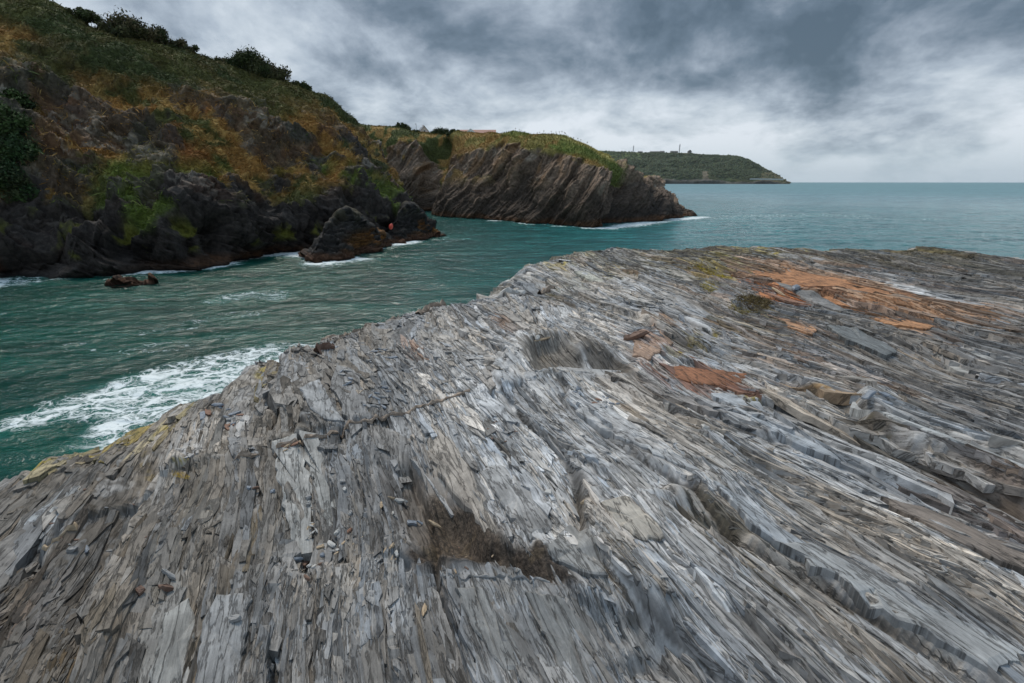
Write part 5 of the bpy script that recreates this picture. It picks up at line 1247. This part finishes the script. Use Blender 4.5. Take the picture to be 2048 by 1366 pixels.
# houses
def box(x0, x1, y0, y1, z0, z1):
    return [(x0, y0, z0), (x1, y0, z0), (x1, y1, z0), (x0, y1, z0), (x0, y0, z1), (x1, y0, z1), (x1, y1, z1), (x0, y1, z1)], [(0, 3, 2, 1), (4, 5, 6, 7), (0, 1, 5, 4), (1, 2, 6, 5), (2, 3, 7, 6), (3, 0, 4, 7)]
def boxes(name, L, mat, parent):
    V = []; Fc = []
    for b in L:
        v, f = box(*b); n = len(V); V += v; Fc += [tuple(i+n for i in q) for q in f]
    return mesh_py(name, V, Fc, mat, parent)
def house(name, p, w, d, hw, hr, mw, mr, label, rz=0, chim=None, gable_front=True, wins=(), eave=.35):
    r = empty(name, p, rz); tag(r, label, 'house')
    # ridge along y when gable_front, else along x ; base sunk in the ground
    if gable_front:
        V = [(-w/2, 0, -3), (w/2, 0, -3), (w/2, 0, hw), (0, 0, hw+hr), (-w/2, 0, hw), (-w/2, d, -3), (w/2, d, -3), (w/2, d, hw), (0, d, hw+hr), (-w/2, d, hw)]
        Fc = [(0, 1, 2, 3, 4), (9, 8, 7, 6, 5), (1, 6, 7, 2), (5, 0, 4, 9), (0, 5, 6, 1)]
        e = eave; k = hr/(w/2); T = .18
        RV = []; RF = []
        for s in (-1, 1):
            b = len(RV); RV += [(0, -e, hw+hr+.03), (s*(w/2+e), -e, hw-k*e+.03), (s*(w/2+e), d+e, hw-k*e+.03), (0, d+e, hw+hr+.03)]; RV += [(x, y, z+T) for x, y, z in RV[b:b+4]]
            RF += [tuple(b+i for i in q) for q in ((0, 1, 2, 3), (7, 6, 5, 4), (0, 4, 5, 1), (1, 5, 6, 2), (2, 6, 7, 3))]
    else:
        V = [(-w/2, 0, -3), (w/2, 0, -3), (w/2, d, -3), (-w/2, d, -3), (-w/2, 0, hw), (w/2, 0, hw), (w/2, d, hw), (-w/2, d, hw), (-w/2, d/2, hw+hr), (w/2, d/2, hw+hr)]
        Fc = [(0, 1, 5, 4), (2, 3, 7, 6), (1, 2, 6, 9, 5), (3, 0, 4, 8, 7), (0, 3, 2, 1)]
        e = eave; k = hr/(d/2); T = .18; RV = []; RF = []
        for s, y0 in ((-1, 0), (1, d)):
            b = len(RV); RV += [(-w/2-e, d/2, hw+hr+.03), (w/2+e, d/2, hw+hr+.03), (w/2+e, y0+s*e, hw-k*e+.03), (-w/2-e, y0+s*e, hw-k*e+.03)]; RV += [(x, y, z+T) for x, y, z in RV[b:b+4]]
            RF += [tuple(b+i for i in q) for q in ((0, 1, 2, 3), (7, 6, 5, 4), (0, 4, 7, 3), (1, 5, 6, 2), (2, 6, 7, 3))]
    mesh_py('wall', V, Fc, mw, r); rf = mesh_py('roof', RV, RF, mr, r)
    if chim: boxes('chimney', [(chim[0]-.45, chim[0]+.45, chim[1]-.45, chim[1]+.45, chim[2]-1.5, chim[2]), (chim[0]-.55, chim[0]+.55, chim[1]-.55, chim[1]+.55, chim[2], chim[2]+.15)], mw, rf)
    for (x, z, ww, hh) in wins:
        fr = boxes('window', [(x-ww/2-.08, x+ww/2+.08, -.06, -.003, z-.08, z+hh+.08)], M_WHITE, r); boxes('pane', [(x-ww/2, x+ww/2, -.075, -.063, z, z+hh)], M_GLASS, fr)
    return r
M_WHITE = simple_mat('white_paint', (.8, .8, .78), .6, .05); M_GLASS = simple_mat('dark_glass', (.04, .05, .06), .15, .1)
M_PINK = simple_mat('pale_pink_render', (.72, .58, .50), .8, .06, 2); M_SLROOF = simple_mat('grey_roof_slate', (.16, .17, .19), .6, .2, 1.5)
M_TILE = simple_mat('red_brown_tile', (.38, .20, .15), .8, .2, 1.2); M_FARM = simple_mat('farm_shed_grey', (.16, .15, .14), .8, .2, .3)
M_STEEL = simple_mat('galvanised_steel', (.16, .17, .18), .5, .1)
YH = 300.0
def hp(px, py): return at_y(px, py, YH)
p = hp(849, 265.0); house('house', p, 5.2, 9, .5, 2.9, M_PINK, M_SLROOF, 'pale pink gabled house with grey roof behind the cove hedge', math.radians(22), (1.2, 7.5, 4.4), True, [(0, .2, .9, 1.0)])
p = hp(954, 267.5); house('bungalow', p, 21, 8, .3, 2.0, M_PINK, M_TILE, 'long bungalow with red brown tiled roof behind the headland grass', 0, None, False)
p = hp(942, 268.6)+np.array([0, -2.2, 0]); house('conservatory', p, 5.8, 3.4, .4, 2.3, M_WHITE, M_WHITE, 'pale white gabled porch in front of the red roofed bungalow', 0, None, True, [(-.9, -.6, 1.2, 1.3), (.9, -.6, 1.2, 1.3)], eave=.15)
def lamp(p):
    r = empty('street_lamp', p); tag(r, 'thin dark street lamp left of the pale gabled house', 'street lamp')
    def tube(a, b, w0, w1):
        V = [(a[0]+w0*math.cos(m*1.0472), a[1]+w0*math.sin(m*1.0472), a[2]) for m in range(6)]+[(b[0]+w1*math.cos(m*1.0472), b[1]+w1*math.sin(m*1.0472), b[2]) for m in range(6)]
        return V, [(m, (m+1) % 6, 6+(m+1) % 6, 6+m) for m in range(6)]+[tuple(range(6, 12))]
    V, Fc = tube((0, 0, -2), (0, 0, 4.0), .13, .09); mesh_py('post', V, Fc, M_STEEL, r)
    boxes('lamp_head', [(-.6, .12, -.13, .13, 4.0, 4.22), (-.5, 0, -.1, .1, 3.93, 3.998)], M_STEEL, r)
lamp(hp(833, 263.5))
# far farm buildings and masts on the distant headland
DF, = [None]
def farp(px, py, y=1930.0): return at_y(px, py, y)
for px, w, h, lab in [(1281, 16, 5, 'leftmost grey farm shed on the distant headland crest'), (1310, 34, 5, 'long low farm shed on the distant headland crest'), (1325, 16, 6, 'short farm shed right of the long low one'), (1349, 26, 6, 'flat grey farm shed beside the taller mast'), (1380, 12, 9, 'small dark gabled house right of the taller mast')]:
    house('farm_building', farp(px, 305.4), w, 12, h*.6, h*.5, M_FARM, M_FARM, lab, 0, None, px == 1380)
def mast(px, top, label):
    b = farp(px, 303.5); t = farp(px, top); H = t[2]-b[2]; r = empty('radio_mast', b); tag(r, label, 'mast')
    L = []; s = 1.1
    for sx in (-s, s):
        for sy in (-s, s): L.append((sx-.28, sx+.28, sy-.28, sy+.28, -4, H))
    boxes('lattice', L, M_STEEL, r)
    boxes('platform', [(-1.6, 1.6, -1.6, 1.6, H*k/6-.2, H*k/6+.2) for k in range(1, 6)], M_STEEL, r)
    boxes('antenna', [(-1.9, 1.9, -1.7, 1.7, H+.003, H+1.2), (-.3, .3, -.3, .3, H+1.2, H+5)], M_STEEL, r)
mast(1266.5, 293, 'shorter radio mast at the left of the distant headland crest')
mast(1358.5, 290, 'taller radio mast near the middle of the distant headland crest')
M_CONC = simple_mat('weathered_concrete', (.42, .42, .40), .9, .15, .5)
def sea_wall():
    V = []; Fc = []; P = [at_y(px, py, 1592-(px-1500)*.25) for px, py in ((1500, 357.2), (1520, 357.5), (1545, 357.8), (1567, 358.2))]
    for k, p in enumerate(P):
        V += [p+np.array([0, 0, -3]), p+np.array([0, 0, .9]), p+np.array([0, 1.5, .9]), p+np.array([0, 1.5, -3])]
        if k: b = 4*k; Fc += [(b-4, b, b+1, b-3), (b-3, b+1, b+2, b-2), (b-2, b+2, b+3, b-1)]
    o = mesh_py('sea_wall', V, Fc, M_CONC); tag(o, 'pale sea wall along the foot of the distant headland point', 'wall')
sea_wall()

# air: far things fade slightly
def haze():
    v, f = box(-9600, 9600, -200, 9600, -8, 190); m = bpy.data.materials.new('haze'); m.use_nodes = True; t = m.node_tree; t.nodes.clear()
    o = N(t, 'ShaderNodeOutputMaterial'); p = N(t, 'ShaderNodeVolumePrincipled'); p.inputs['Color'].default_value = (.86, .93, 1.0, 1); p.inputs['Density'].default_value = .00003; p.inputs['Anisotropy'].default_value = .2
    Lk(t, p.outputs[0], o.inputs['Volume']); h = mesh_py('haze', v, f, m); h['kind'] = 'stuff'; tag(h, 'thin pale sea haze filling the air over the bay', 'haze')
haze()
